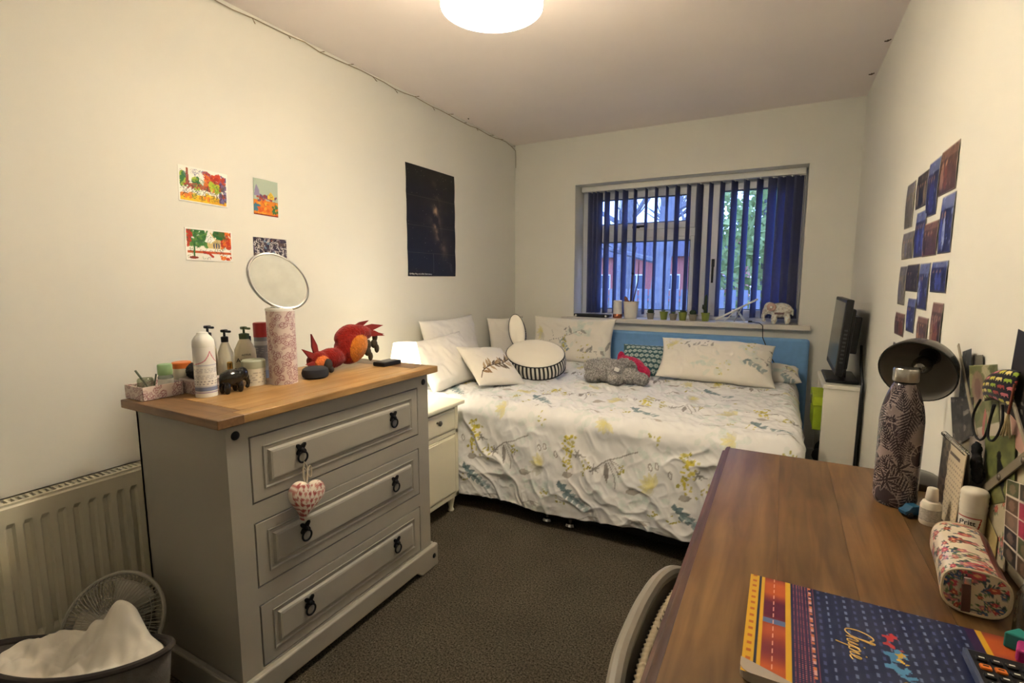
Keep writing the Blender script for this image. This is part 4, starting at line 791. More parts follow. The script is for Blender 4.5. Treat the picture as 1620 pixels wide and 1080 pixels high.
for k, ((x0, x1), (t0, t1), kind, lab) in enumerate(ph_rects):
    f = 3.086; px0, px1, py0, py1 = 1400 + x0 / f, 1400 + x1 / f, 210 + t0 / f, 210 + t1 / f
    sk = (py1 - py0) * .03; ym = (py0 + py1) / 2; sl = 1.0
    # edges at mid height; photo edges lean with the vertical vanishing line
    ya = W(px0 + sk * 1.0, ym, 0, XR)[1]; yb = W(px1 - sk * 1.0, ym, 0, XR)[1]; za = W((px0 + px1) / 2, py1 - 3, 0, XR)[2]; zb_ = W((px0 + px1) / 2, py0 + 4, 0, XR)[2]
    w_, h_ = abs(ya - yb), zb_ - za; S = photo_sheet(w_, h_, kind, 100 + k)
    o = S.mesh('photograph', lambda u, v: (XR - .0016 - .002 * np.sin(v / S.h * PI), ya - u, za + v), None, PRINT(), .0008)
    o.modifiers.clear(); so = o.modifiers.new('th', 'SOLIDIFY'); so.thickness = .0008; so.offset = 0
    tag(o, lab + ' on the right wall', 'photograph', 'photographs stuck on the right wall')

# ------------------------------------------------------------------ things on the chest of drawers
CT = CZ + .0006
def tube_print(name, S, r, z0, z1, c, parent, m=None, prof=None, a0=0.0):
    """wrap a printed sheet round an upright form; prof(v01) scales the radius"""
    def fn(u, v):
        a = a0 + u / S.w * 2 * PI; t = v / S.h; rr = r * (prof(t) if prof else 1 + 0 * t); return (c[0] + rr * np.cos(a), c[1] + rr * np.sin(a), z0 + t * (z1 - z0))
    return S.mesh(name, fn, parent, m or PRINT())
def paisley(w, h, step=.0022, seed=1):
    S = Sheet(w, h, step, (216, 200, 192)); r = random.Random(seed); n = int(w * h * 5200)
    for i in range(n):
        u, v, q, a = r.uniform(0, w), r.uniform(0, h), r.uniform(.006, .011), r.uniform(0, 6); S.ell(u, v, q, q * .75, a, (158, 112, 116), .8); S.ell(u, v, q * .68, q * .45, a, (222, 208, 200)); S.ell(u, v, q * .3, q * .25, a, (158, 112, 116), .8)
    return S
def paisley_box(name, label, x0, x1, y0, y1, h, seed, opened):
    t = thing(name, label, 'box', ((x0 + x1) / 2, (y0 + y1) / 2, CT)); z = CT; th = .004
    for k, (ax, A, B, L) in enumerate(((0, x0, 0, y1 - y0), (0, x1, 0, y1 - y0), (1, y0, 0, x1 - x0), (1, y1, 0, x1 - x0))):
        S = paisley(L, h, .0022, seed + k)
        fn = (lambda u, v, A=A: (A + 0 * u, y0 + u, z + v)) if ax == 0 else (lambda u, v, A=A: (x0 + u, A + 0 * u, z + v))
        o = S.mesh('side', fn, t, PRINT()); o.modifiers.new('th', 'SOLIDIFY').thickness = .003; o.modifiers['th'].offset = 0
    obj('bottom', MB().box((x0, y0, z), (x1, y1, z + .003)), mat('box_board', (206, 192, 182), .8), t)
    if not opened:
        S = paisley(x1 - x0 + .004, y1 - y0 + .004, .0024, seed + 9); S.mesh('lid', lambda u, v: (x0 - .002 + u, y0 - .002 + v, z + h + .001 + 0 * u), t, PRINT(), .006)
    return t
paisley_box('paisley_tray', 'open pink paisley box holding small jars on the chest', -1.79, -1.69, .777, .893, .042, 3, True)
paisley_box('paisley_box', 'closed pink paisley box behind the tall white spray can', -1.725, -1.638, .905, .994, .045, 20, False)
m_gl = glass_mat('clear_glass', (226, 232, 228), .12, .03); m_gcap = mat('mint_cap', (150, 186, 138), .45)
def lathe_thing(name, label, cat, x, y, z, parts, group=None, n=28):
    t = thing(name, label, cat, (x, y, z), group=group)
    for pn, prof, m in parts: obj(pn, MB().lathe([(r, z + h) for r, h in prof], (x, y, 0), n), m, t, smooth=True)
    return t
lathe_thing('glass_bottle', 'clear glass bottle with pale green cap standing in the paisley box', 'bottle', -1.725, .862, CT + .004, [('glass_body', [(.019, 0), (.021, .004), (.021, .055), (.018, .062)], glass_mat('frosted_glass', (206, 218, 206), .3, .3)), ('cap', [(.0195, .062), (.0205, .064), (.0205, .093), (.0185, .096)], m_gcap), ('label_band', [(.0213, .015), (.0213, .05)], m_white)])
jt = lathe_thing('glass_jar', 'little clear jar holding a brush in the paisley box', 'jar', -1.755, .818, CT + .004, [('glass_body', [(.019, 0), (.022, .004), (.022, .05), (.019, .055)], glass_mat('pale_jar_glass', (214, 220, 200), .18, .08))])
obj('brush_handle', MB().tube([(-1.75, .832, CT + .01), (-1.772, .80, CT + .085)], .003, 6).tube([(-1.748, .835, CT + .01), (-1.738, .842, CT + .07)], .0025, 6), mat('brush_wood', (96, 104, 84), .5), jt)
mb = MB().ell((-1.685, .945, CT + .072), (.036, .038, .026)).ell((-1.69, .965, CT + .07), (.03, .028, .022)).ell((-1.675, .925, CT + .066), (.026, .022, .019))
o = blob('black_pouch', mb, lambda P: np.tile(np.array([20., 18, 20]), (len(P), 1)), mat('black_cloth', (20, 18, 20), .95, attr='print', bump=.5, bscale=120), None, .004, 4, .005); tag(o, 'crumpled black cloth pouch on the closed paisley box', 'pouch')
lathe_thing('orange_pot', 'low pot with an orange lid behind the black pouch', 'pot', -1.757, .93, CT, [('pot_body', [(.026, 0), (.028, .004), (.028, .075)], mat('cream_plastic', (226, 218, 196), .4)), ('lid', [(.029, .075), (.029, .092), (.026, .095)], mat('orange_lid', (206, 110, 46), .4))])
# tall white spray can with a pink arch and blue bands
sx, sy, sr = -1.598, .915, .031; t = thing('spray_can', 'tall white spray can with pink arch and blue bands', 'spray can', (sx, sy, CT))
S = Sheet(2 * PI * sr, .158, .0016, (234, 231, 226)); cu = .5 * S.w
for k in range(-2, 3):
    c0 = (.0 + k * .5) * S.w
    S.line([(c0 + x, .104 + .040 * math.exp(-abs(x) / .014)) for x in np.linspace(-.045, .045, 31)], .003, (206, 128, 146))
S.rect(0, .100, S.w, .1025, (190, 190, 206)); 
r = random.Random(3)
for v in np.arange(.058, .094, .0052):
    u = 0
    while u < S.w: L = r.uniform(.004, .012); S.rect(u, v, u + L, v + .0014, (150, 148, 158), .8); u += L + .004
for v in (.048, .040): 
    u = 0
    while u < S.w: L = r.uniform(.003, .007); S.rect(u, v, u + L, v + .004, (120, 118, 130), .8); u += L + .006
S.rect(0, .020, S.w, .032, (128, 140, 176)); S.rect(0, .014, S.w, .017, (170, 150, 190)); S.rect(0, .034, S.w, .036, (170, 180, 204))
tube_print('can_body', S, sr, CT, CT + .158, (sx, sy), t, mat('spray_print', (255, 255, 255), .35, attr='print'))
obj('base_ring', MB().lathe([(sr - .002, CT), (sr + .0004, CT + .002), (sr + .0004, CT + .006)], (sx, sy, 0), 32), m_white, t, smooth=True)
obj('cap', MB().lathe([(sr, CT + .158), (sr + .0005, CT + .16), (sr - .001, CT + .178), (sr - .008, CT + .190), (.017, CT + .196), (.015, CT + .203), (.008, CT + .205)], (sx, sy, 0), 32), m_white, t, smooth=True)
# little black glazed elephant
def elephant(mb, x, y, z, s, face=1, ax='y'):
    def e(a, b, c, r, rot=None):
        p = (x + b * s, y + face * a * s, z + c * s) if ax == 'y' else (x + face * a * s, y + b * s, z + c * s)
        rr = (r[1] * s, r[0] * s, r[2] * s) if ax == 'y' else (r[0] * s, r[1] * s, r[2] * s); mb.ell(p, rr, 14, 9, rot)
    e(0, 0, .58, (.46, .30, .32)); e(.42, 0, .66, (.22, .21, .26)); e(.30, .2, .68, (.10, .06, .2)); e(.30, -.2, .68, (.10, .06, .2))
    for a in (-.28, .22):
        for b in (-.16, .16): e(a, b, .22, (.12, .11, .24))
    e(.58, 0, .50, (.11, .10, .18)); e(.64, 0, .30, (.08, .08, .16)); e(.60, 0, .14, (.09, .07, .08)); e(-.46, 0, .5, (.04, .04, .16))
    return mb
et = elephant(MB(), -1.575, .985, CT - .002, .088, 1)
tag(blob('elephant_pot', et, lambda P: np.tile(np.array([30., 27, 24]), (len(P), 1)), mat('black_glaze', (30, 27, 24), .15, attr='print'), None, .0028, 4), 'small glossy black elephant ornament beside the white spray can', 'ornament')
# cream jar, perfume, pumps
m_jar = mat('pale_jar', (206, 200, 180), .45)
jx, jy = -1.626, 1.099; t = thing('cream_jar', 'wide pale cream jar with screw lid beside the patterned tin', 'jar', (jx, jy, CT))
S = Sheet(2 * PI * .037, .06, .002, (218, 212, 196)); r = random.Random(6)
for v in (.012, .02, .028, .036, .044):
    for q in range(18): u = r.uniform(0, S.w); S.rect(u, v, u + r.uniform(.004, .012), v + .0022, (164, 158, 146), .8)
tube_print('jar_body', S, .037, CT, CT + .06, (jx, jy), t); obj('lid', MB().lathe([(.0375, CT + .06), (.0385, CT + .062), (.0385, CT + .085), (.035, CT + .089)], (jx, jy, 0), 32), mat('jar_lid', (186, 190, 168), .45), t, smooth=True)
lathe_thing('perfume_bottle', 'small amber perfume bottle with gold cap behind the black elephant', 'perfume', -1.668, 1.040, CT, [('glass_body', [(.016, 0), (.02, .006), (.02, .045), (.012, .055)], glass_mat('amber_glass', (170, 150, 110), .2, .05)), ('cap', [(.007, .055), (.009, .06), (.009, .083), (.006, .086)], mat('gold_cap', (190, 150, 80), .25, metal=1))])
def pump(label, px, x, r, h, body, cap, group, brand=None, nozzle=True, zlift=0):
    y = W(px, 560, 0, x)[1]; t = thing('pump_bottle', label, 'bottle', (x, y, CT), group=group)
    obj('bottle_body', MB().lathe([(r * .94, CT), (r, CT + .006), (r * 1.02, CT + h * .5), (r * .95, CT + h * .75), (r * .6, CT + h * .93), (r * .42, CT + h)], (x, y, 0), 28), body, t, smooth=True)
    obj('pump_collar', MB().lathe([(r * .46, CT + h), (r * .48, CT + h + .018), (r * .3, CT + h + .02)], (x, y, 0), 20), cap, t, smooth=True)
    obj('pump_stem', MB().lathe([(.004, CT + h + .018), (.004, CT + h + .036)], (x, y, 0), 10), cap, t)
    obj('pump_head', MB().box((x - .008, y - .01, CT + h + .034), (x + .008, y + .01, CT + h + .044)).box((x + .006, y - .005, CT + h + .034), (x + .034, y + .005, CT + h + .042)), cap, t, bevel=.003)
    return t, y
m_cb = mat('cream_bottle', (226, 216, 186), .4); G = 'toiletry bottles at the back of the chest'
m_navy = mat('navy_cap', (30, 34, 48), .4)
pump('cream pump bottle with a dark head, behind the white spray can', 331, -1.752, .024, .165, m_cb, m_navy, G)
pump('cream pump bottle with a black head and small square emblem', 357, -1.712, .025, .15, mat('pale_bottle', (216, 210, 190), .4), m_black, G)
t, y = pump('wide cream pump bottle with a green collar and black lettering', 388, -1.705, .036, .155, m_cb, mat('olive_collar', (84, 100, 56), .45), G)
ink = mat('black_ink', (30, 30, 28), .6)
dirn = Vector((1.0, -.55, 0)).normalized(); org = Vector((-1.705, y, CT)) + dirn * .0375; uxv = Vector((0, 0, 1)).cross(dirn)
text('brand_lettering', 'Aveeno', .021, ink, t, basis(org + Vector((0, 0, .082)), uxv, (0, 0, 1)), .0008)
text('small_lettering', 'ACTIVE', .009, ink, t, basis(org + Vector((0, 0, .1)), uxv, (0, 0, 1)), .0008)
obj('leaf_mark', MB().box((org.x - .012, org.y - .003, CT + .058), (org.x + .012, org.y + .003, CT + .068), rot=(0, 0, math.atan2(uxv.y, uxv.x))), mat('label_green', (104, 124, 66), .6), t)
y = W(402, 560, 0, -1.745)[1]
lathe_thing('green_bottle', 'slim green bottle half hidden behind the lettered pump bottle', 'bottle', -1.759, 1.172, CT, [('bottle_body', [(.02, 0), (.022, .005), (.022, .115), (.012, .13)], mat('green_plastic', (66, 120, 96), .35)), ('cap', [(.012, .13), (.012, .155), (.01, .157)], m_navy)])
y = W(414, 540, 0, -1.71)[1]; t = thing('spray_can', 'grey spray can with a tall red cap beside the patterned tin', 'spray can', (-1.71, y, CT))
S = Sheet(2 * PI * .026, .155, .002, (150, 152, 160)); r = random.Random(9); S.rect(0, 0, S.w, .03, (120, 130, 160)); S.rect(0, .125, S.w, .14, (206, 206, 206))
for v in np.arange(.04, .12, .008):
    for q in range(8): u = r.uniform(0, S.w); S.rect(u, v, u + r.uniform(.005, .015), v + .003, (214, 214, 220), .8)
tube_print('can_body', S, .026, CT, CT + .155, (-1.71, y), t, MATS['spray_print']); obj('cap', MB().lathe([(.027, CT + .155), (.027, CT + .205), (.025, CT + .208)], (-1.71, y, 0), 28), mat('red_cap', (170, 34, 36), .4), t, smooth=True)
# patterned tin with a round mirror on top
mx_, my_ = -1.56, 1.168; t = thing('patterned_tin', 'tall cylindrical pink patterned tin under the round mirror', 'tin', (mx_, my_, CT))
tube_print('tin_body', paisley(2 * PI * .047, .258, .002, 40), .047, CT, CT + .258, (mx_, my_), t); obj('lid_rim', MB().lathe([(.046, CT + .258), (.0485, CT + .258), (.0485, CT + .266), (.046, CT + .268)], (mx_, my_, 0), 40), m_white, t, smooth=True); obj('base_disc', MB().lathe([(.0465, CT), (.0465, CT + .002)], (mx_, my_, 0), 40), m_white, t)
mt = thing('vanity_mirror', 'round tilted white rimmed mirror standing on the patterned tin', 'mirror', (mx_, my_, CT + .268))
cz = CT + .268 + .092; Mx = basis((mx_, my_, cz), (.36, .91, -.20), (-.30, .10, .95)); R3 = Mx.to_3x3()
def on(mb): return mb.xf(Mx)
obj('mirror_glass', on(MB().lathe([(.0, .006), (.0915, .006)], (0, 0, 0), 56, capb=False, capt=False)), mat('silvered_glass', (166, 166, 156), .62, metal=.15, var=.10, vscale=18), mt, smooth=True)
obj('rim', on(MB().tube([(.098 * math.cos(a), .098 * math.sin(a), .002) for a in np.linspace(0, 2 * PI, 65)[:-1]], .0055, 10, closed=True)), m_chrome, mt, smooth=True)
obj('white_ring', on(MB().lathe([(.086, .0045), (.095, .0062), (.098, .002), (.098, -.006), (.0, -.008)], (0, 0, 0), 56, capb=False, capt=False)), mat('pale_grey_rim', (176, 172, 160), .4), mt, smooth=True)
obj('foot', MB().lathe([(.03, CT + .268), (.03, CT + .272), (.01, CT + .276), (.008, CT + .29)], (mx_, my_, 0), 20), m_white, mt, smooth=True)
solo('puck_speaker', MB().lathe([(.036, CT), (.046, CT + .006), (.049, CT + .02), (.045, CT + .034), (.036, CT + .04), (.0, CT + .041)], (-1.535, 1.285, 0), 36, capt=False), mat('charcoal_fabric', (44, 45, 50), .85, bump=.4, bscale=900), 'charcoal fabric puck shaped speaker in front of the red parrot', 'speaker', smooth=True)
# plush parrot lying on its side
ax_, ay_ = -1.60, 1.47; t = thing('plush_parrot', 'red felt plush parrot with yellow belly lying on the chest', 'soft toy', (ax_, ay_, CT))
mb = MB().ell((ax_, ay_ + .06, CT + .085), (.055, .085, .07), rot=(.5, 0, 0)).ell((ax_, ay_ - .05, CT + .05), (.042, .07, .042)).ell((ax_, ay_ - .115, CT + .047), (.04, .045, .04)).ell((ax_, ay_ + .10, CT + .14), (.04, .08, .035), rot=(-.15, 0, 0)).ell((ax_ - .01, ay_ + .04, CT + .14), (.035, .06, .03), rot=(.5, 0, 0))
def pc(P):   # local to the thing: the belly faces the room
    C = np.tile(np.array([128., 28, 22]), (len(P), 1)); y, z, x = P[:, 1], P[:, 2], P[:, 0]
    C[((y - .075) / .062) ** 2 + ((z - .075) / .06) ** 2 + np.clip(-x, 0, 1) * 30 < 1] = (188, 112, 36); C[((y + .118) / .032) ** 2 + ((z - .042) / .03) ** 2 + np.clip(-x, 0, 1) * 60 < 1] = (220, 120, 60); return C * (.9 + .2 * RNG.random((len(P), 1)))
blob('body', mb, pc, PLUSH(), t, .0042, 5, .002)
fe_ = mat('red_felt', (134, 32, 26), .9)
def feather(p, d, L, w):
    p = Vector(p); d = Vector(d).normalized(); s = d.cross(Vector((1, 0, 0))).normalized(); q = MB()
    pts = [p - s * w * .5, p + d * L * .45 - s * w * .62, p + d * L, p + d * L * .45 + s * w * .62, p + s * w * .5]; off = Vector((.004, 0, 0)); n = 5
    q.add([a - off for a in pts] + [a + off for a in pts], [tuple(reversed(range(n))), tuple(range(n, 2 * n))] + [(i, (i + 1) % n, n + (i + 1) % n, n + i) for i in range(n)]); return obj('feather', q, fe_, t)
feather((ax_ + .005, ay_ + .13, CT + .155), (0, 1, .05), .12, .022); feather((ax_ + .01, ay_ + .13, CT + .145), (.1, 1, -.28), .115, .02); feather((ax_ - .02, ay_ + .10, CT + .16), (0, 1, .3), .09, .018); feather((ax_ + .02, ay_ + .12, CT + .135), (.2, 1, -.1), .10, .018)
feather((ax_, ay_ - .12, CT + .07), (0, -.25, 1), .09, .02); feather((ax_ + .01, ay_ - .135, CT + .06), (0, -.8, .6), .075, .018); feather((ax_ + .02, ay_ - .13, CT + .04), (0, -1, .1), .06, .018)
obj('beak', MB().ell((ax_ + .036, ay_ - .10, CT + .034), (.018, .02, .024)).ell((ax_ + .045, ay_ - .092, CT + .014), (.012, .012, .013)), mat('dark_felt', (52, 44, 38), .9), t, smooth=True)
for k, (dy, dz) in enumerate(((.135, .085), (.175, .115))):
    obj('claw', MB().ell((ax_ + .02, ay_ + dy, CT + dz - .03), (.014, .016, .02)).ell((ax_ + .02, ay_ + dy + .006, CT + dz), (.010, .014, .022)).ell((ax_ + .024, ay_ + dy + .012, CT + dz - .052), (.009, .012, .02)), mat('brown_felt', (70, 58, 40), .9), t, smooth=True)
rm = thing('remote_control', 'black remote control lying beside the parrot', 'remote', (-1.49, 1.625, CT))
obj('remote_body', MB().box((-1.525, 1.575, CT), (-1.46, 1.685, CT + .018)), m_black, rm, bevel=.005)
obj('keypad', MB().box((-1.518, 1.59, CT + .0178), (-1.468, 1.675, CT + .0195)), mat('grey_keys', (110, 108, 106), .5), rm, bevel=.001)

# ------------------------------------------------------------------ fan and laundry basket by the radiator
fc = Vector((-1.68, .64, .26)); fn_ = Vector((.5, -.8, .6)).normalized(); fx = Vector((.0, 1, .0)); fx = (fx - fn_ * fx.dot(fn_)).normalized(); fy = fn_.cross(fx); FM = basis(fc, fx, fy)
fan = thing('desk_fan', 'grey desk fan tipped back behind the laundry basket', 'fan', (fc.x, fc.y, 0)); m_fan = mat('grey_fan_plastic', (166, 160, 146), .5); m_fan2 = mat('fan_blade_plastic', (176, 170, 156), .4)
R0 = .14
obj('outer_ring', MB().tube([(R0 * math.cos(a), R0 * math.sin(a), 0) for a in np.linspace(0, 2 * PI, 49)[:-1]], .006, 8, closed=True).xf(FM), m_fan, fan, smooth=True)
gr = MB(); gb = MB()
for k in range(72):
    a = 2 * PI * k / 72; ca, sa = math.cos(a), math.sin(a)
    gr.tube([(.03 * ca, .03 * sa, .032), (.10 * ca, .10 * sa, .03), (.126 * ca, .126 * sa, .02), (R0 * ca, R0 * sa, 0)], .0011, 4)
    gb.tube([(.03 * ca, .03 * sa, -.045), (.10 * ca, .10 * sa, -.042), (.13 * ca, .13 * sa, -.03), (R0 * ca, R0 * sa, 0)], .0011, 4)
for q, z in ((.07, .031), (.12, .026)): gr.tube([(q * math.cos(a), q * math.sin(a), z) for a in np.linspace(0, 2 * PI, 37)[:-1]], .0012, 4, closed=True)
obj('front_grille', gr.xf(FM), m_fan, fan); obj('back_grille', gb.xf(FM), m_fan, fan)
for k in range(3):
    vs = []; a0 = 2 * PI * k / 3 + .5
    for i in range(9):
        r0 = .02 + .098 * i / 8
        for j in range(5): t_ = a0 + (j - 2) * .24 * (.5 + .7 * math.sin(min(i / 8 * 1.2, 1) * PI * .62)); vs.append((r0 * math.cos(t_), r0 * math.sin(t_), -.006 + .006 * (j - 2)))
    o = obj('blade', MB().add(vs, [(i * 5 + j, i * 5 + j + 1, i * 5 + j + 6, i * 5 + j + 5) for i in range(8) for j in range(4)]).xf(FM), m_fan2, fan, smooth=True); o.modifiers.new('th', 'SOLIDIFY').thickness = .002
obj('hub_badge', MB().lathe([(.03, .028), (.03, .034), (.02, .037)], (0, 0, 0), 24).xf(FM), m_fan, fan, smooth=True)
obj('motor', MB().lathe([(.03, -.045), (.042, -.05), (.042, -.08), (.03, -.095)], (0, 0, 0), 24).xf(FM), m_fan, fan, smooth=True)
mc_ = fc - fn_ * .07
obj('neck', MB().tube([mc_, (mc_.x, mc_.y, .03)], .016, 12), m_fan, fan, smooth=True)
obj('base', MB().lathe([(.075, 0), (.078, .01), (.06, .03), (.02, .045)], (mc_.x, mc_.y, 0), 28), m_fan, fan, smooth=True)
# basket: oval felt tub with a soft rim that dips at the front
bc = Vector((-1.553, .506)); bu = Vector((.873, .487)); bv = Vector((-.487, .873)); BA, BB, BH = .240, .094, .312
bt = thing('laundry_basket', 'oval grey felt laundry basket filled with white linen', 'basket', (bc.x, bc.y, 0)); m_felt = mat('grey_felt', (96, 90, 84), .95, var=.15, vscale=60, bump=.4, bscale=300)
def bpt(a, k, z): p = bc + bu * (BA * k * math.cos(a)) + bv * (BB * k * math.sin(a)); return (p.x, p.y, z)
def rim(a): return BH + .012 * math.cos(2 * a) - .012 * math.sin(a)
vs = []; fs = []; n = 56; rows = [0, .25, .5, .75, 1.0]
for j, q in enumerate(rows):
    for i in range(n): a = 2 * PI * i / n; vs.append(bpt(a, .84 + .16 * q, .002 + (rim(a) - .002) * q))
fs = [(j * n + i, j * n + (i + 1) % n, (j + 1) * n + (i + 1) % n, (j + 1) * n + i) for j in range(4) for i in range(n)] + [tuple(reversed(range(n)))]
o = obj('tub', MB().add(vs, fs), m_felt, bt, smooth=True); o.modifiers.new('th', 'SOLIDIFY').thickness = .006
obj('rim', MB().tube([bpt(2 * PI * i / n, 1.0, rim(2 * PI * i / n)) for i in range(n)], .0085, 8, closed=True), mat('dark_rim', (52, 46, 42), .9), bt, smooth=True)
# linen heaped inside
NU = 90; a_, q_ = np.meshgrid(np.linspace(0, 2 * PI, NU + 1)[:-1], np.linspace(0, 1, 34)); xx = BA * .935 * q_ * np.cos(a_); yy = BB * .92 * q_ * np.sin(a_)
hgt = BH - .055 + .125 * np.exp(-(((xx - .09) / .075) ** 2 + ((yy - .03) / .045) ** 2)) + .02 * np.exp(-(((xx + .16) / .1) ** 2 + ((yy - .05) / .05) ** 2)) + .045 * (1 - np.abs(2 * fbm(xx * 13 + yy * 6 + 4, yy * 14 - xx * 5 + 7, 71, 3) - 1)) + .04 * (fbm(xx * 20 + 9, yy * 16, 75, 3) - .4) - .035 * np.exp(-(((xx + .03) / .07) ** 2 + ((yy + .02) / .06) ** 2)) + .03 * np.clip(yy / BB, 0, 1)
edge = np.clip((1 - q_) * 5, 0, 1); hgt = hgt * edge + (BH - .03 + .02 * np.sin(a_)) * (1 - edge)
P = np.stack([bc.x + bu.x * xx + bv.x * yy, bc.y + bu.y * xx + bv.y * yy, hgt], -1).reshape(-1, 3); j, i = np.meshgrid(np.arange(33), np.arange(NU), indexing='ij'); fs = np.stack([j * NU + i, j * NU + (i + 1) % NU, (j + 1) * NU + (i + 1) % NU, (j + 1) * NU + i], -1).reshape(-1, 4)
o = colour_mesh('white_linen', P, fs, np.tile(np.array([226., 218, 204]), (len(P), 1)), CLOTHP(), None, .004); tag(o, 'crumpled white linen heaped in the grey felt basket', 'linen')

# ------------------------------------------------------------------ things on the window sill
def sx_(px, py, y): return W(px, py, 1, y)[0]
SY = YB + .022
x0, x1 = sx_(910, 495, SY), sx_(966, 500, SY); t = thing('router_box', 'flat black box with two white feet lights on the window sill', 'router', ((x0 + x1) / 2, SY, SZ))
obj('case', MB().box((x0, SY - .035, SZ + .006), (x1, SY + .035, SZ + .026)), m_black, t, bevel=.004)
for x in (x0 + .02, x1 - .03): obj('white_foot', MB().ell((x, SY - .037, SZ + .012), .009, 12, 8), m_white, t, smooth=True)
obj('rubber_pad', MB().box((x0 + .02, SY - .025, SZ), (x1 - .02, SY + .025, SZ + .007)), m_black, t)
x = sx_(977, 490, SY); lathe_thing('candle_lamp', 'white cylinder with a copper foot beside the plant pot', 'candle', x, SY, SZ, [('copper_foot', [(.036, 0), (.037, .003), (.037, .03), (.035, .033)], mat('copper', (196, 122, 92), .25, metal=1)), ('white_cylinder', [(.036, .033), (.037, .036), (.036, .135), (.03, .142)], mat('opal_plastic', (232, 228, 222), .4))])
m_pot = mat('white_glazed_pot', (228, 222, 208), .35); m_soil = mat('potting_bark', (56, 42, 34), .95, bump=.8, bscale=120)
x = sx_(998, 490, SY); t = thing('orchid_pot', 'white pot with a leafless tall stemmed orchid on the sill', 'plant', (x, SY, SZ))
obj('pot', MB().lathe([(.046, SZ), (.05, SZ + .004), (.061, SZ + .128), (.063, SZ + .135), (.057, SZ + .134), (.055, SZ + .118)], (x, SY, 0), 32), m_pot, t, smooth=True)
obj('soil', MB().lathe([(.0555, SZ + .116), (.03, SZ + .126), (0, SZ + .128)], (x, SY, 0), 24, capb=False, capt=False), m_soil, t, smooth=True)
m_stem = mat('dry_stem', (84, 62, 56), .8)
obj('stem', MB().tube([(x - .005, SY, SZ + .12), (x, SY - .005, SZ + .25), (x + .01, SY, SZ + .37), (x + .015, SY, SZ + .50), (x + .03, SY, SZ + .56)], [.006, .005, .005, .004, .002], 8), m_stem, t, smooth=True)
obj('stem', MB().tube([(x + .015, SY, SZ + .12), (x + .05, SY, SZ + .3), (x + .055, SY - .01, SZ + .45)], [.005, .004, .002], 8), m_stem, t, smooth=True)
obj('support_clip', MB().box((x + .002, SY - .012, SZ + .345), (x + .018, SY + .008, SZ + .36)), m_dark, t)
obj('leaf', MB().ell((x - .04, SY, SZ + .15), (.014, .010, .026), rot=(0, -.4, 0)).ell((x - .03, SY - .01, SZ + .136), (.02, .012, .012)), mat('withered_leaf', (150, 96, 84), .7), t, smooth=True)
m_gpot = mat('green_glazed_pot', (138, 148, 62), .4); m_spot = mat('stone_grey_pot', (150, 142, 126), .6); m_cact = mat('cactus_green', (50, 66, 44), .8, bump=.6, bscale=160)
def cactus(px, pot, kind, lab):
    x = sx_(px, 500, SY); t = thing('cactus_pot', lab, 'plant', (x, SY, SZ), group='little cactus pots on the window sill')
    k = .026 if pot is m_spot else .027; h = .048 if pot is m_spot else .062
    obj('pot', MB().lathe([(k * .82, SZ), (k * .86, SZ + .003), (k * 1.12, SZ + h - .006), (k * 1.2, SZ + h - .005), (k * 1.2, SZ + h), (k * 1.05, SZ + h), (k, SZ + h - .008)], (x, SY, 0), 24), pot, t, smooth=True)
    obj('soil', MB().lathe([(k * 1.04, SZ + h - .008), (0, SZ + h - .004)], (x, SY, 0), 20, capb=False, capt=False), m_soil, t, smooth=True)
    z = SZ + h
    if kind == 'ball':
        n = 28; vs = []; m = 10
        for j in range(1, m):
            th = PI * j / m
            for i in range(n): a = 2 * PI * i / n; rr = .023 * math.sin(th) * (1 + .10 * math.cos(a * 10)); vs.append((x + rr * math.cos(a), SY + rr * math.sin(a), z + .012 + .021 * math.cos(th)))
        fs = [(j * n + i, (j + 1) * n + i, (j + 1) * n + (i + 1) % n, j * n + (i + 1) % n) for j in range(m - 2) for i in range(n)] + [tuple(range(n))]
        obj('cactus_ball', MB().add(vs, fs), m_cact, t, smooth=True)
    elif kind == 'tall': obj('cactus_column', MB().tube([(x, SY, z - .01), (x - .002, SY, z + .06), (x, SY, z + .12), (x, SY, z + .135)], [.011, .012, .010, .004], 9), m_cact, t, smooth=False); obj('side_shoot', MB().tube([(x - .008, SY, z + .02), (x - .02, SY, z + .035), (x - .02, SY, z + .06)], [.006, .007, .004], 8), m_cact, t, smooth=True)
    elif kind == 'low': obj('cactus_pads', MB().ell((x - .01, SY, z + .004), (.012, .010, .008)).ell((x + .012, SY, z + .004), (.013, .010, .010)).ell((x, SY - .006, z + .006), (.010, .008, .009)), m_cact, t, smooth=True)
    else:
        for i in range(7): a = i * .9; obj('leaf', MB().tube([(x, SY, z - .004), (x + .008 * math.cos(a), SY + .008 * math.sin(a), z + .008), (x + .018 * math.cos(a), SY + .018 * math.sin(a), z + .016)], [.002, .003, .0008], 5), mat('succulent_green', (120, 138, 90), .6), t)
cactus(1029, m_spot, 'ball', 'grey pot with a round dark cactus, next to the orchid pot'); cactus(1050, m_gpot, 'tuft', 'green pot with a tiny pale tuft of leaves'); cactus(1065, m_spot, 'tuft2', 'grey pot with short leaves between two green pots'); cactus(1080, m_gpot, 'low', 'green pot with low flat cactus pads'); cactus(1096, m_spot, 'ball', 'grey pot with a round dark cactus between two green pots'); cactus(1116, m_gpot, 'tall', 'green pot with a tall column cactus')
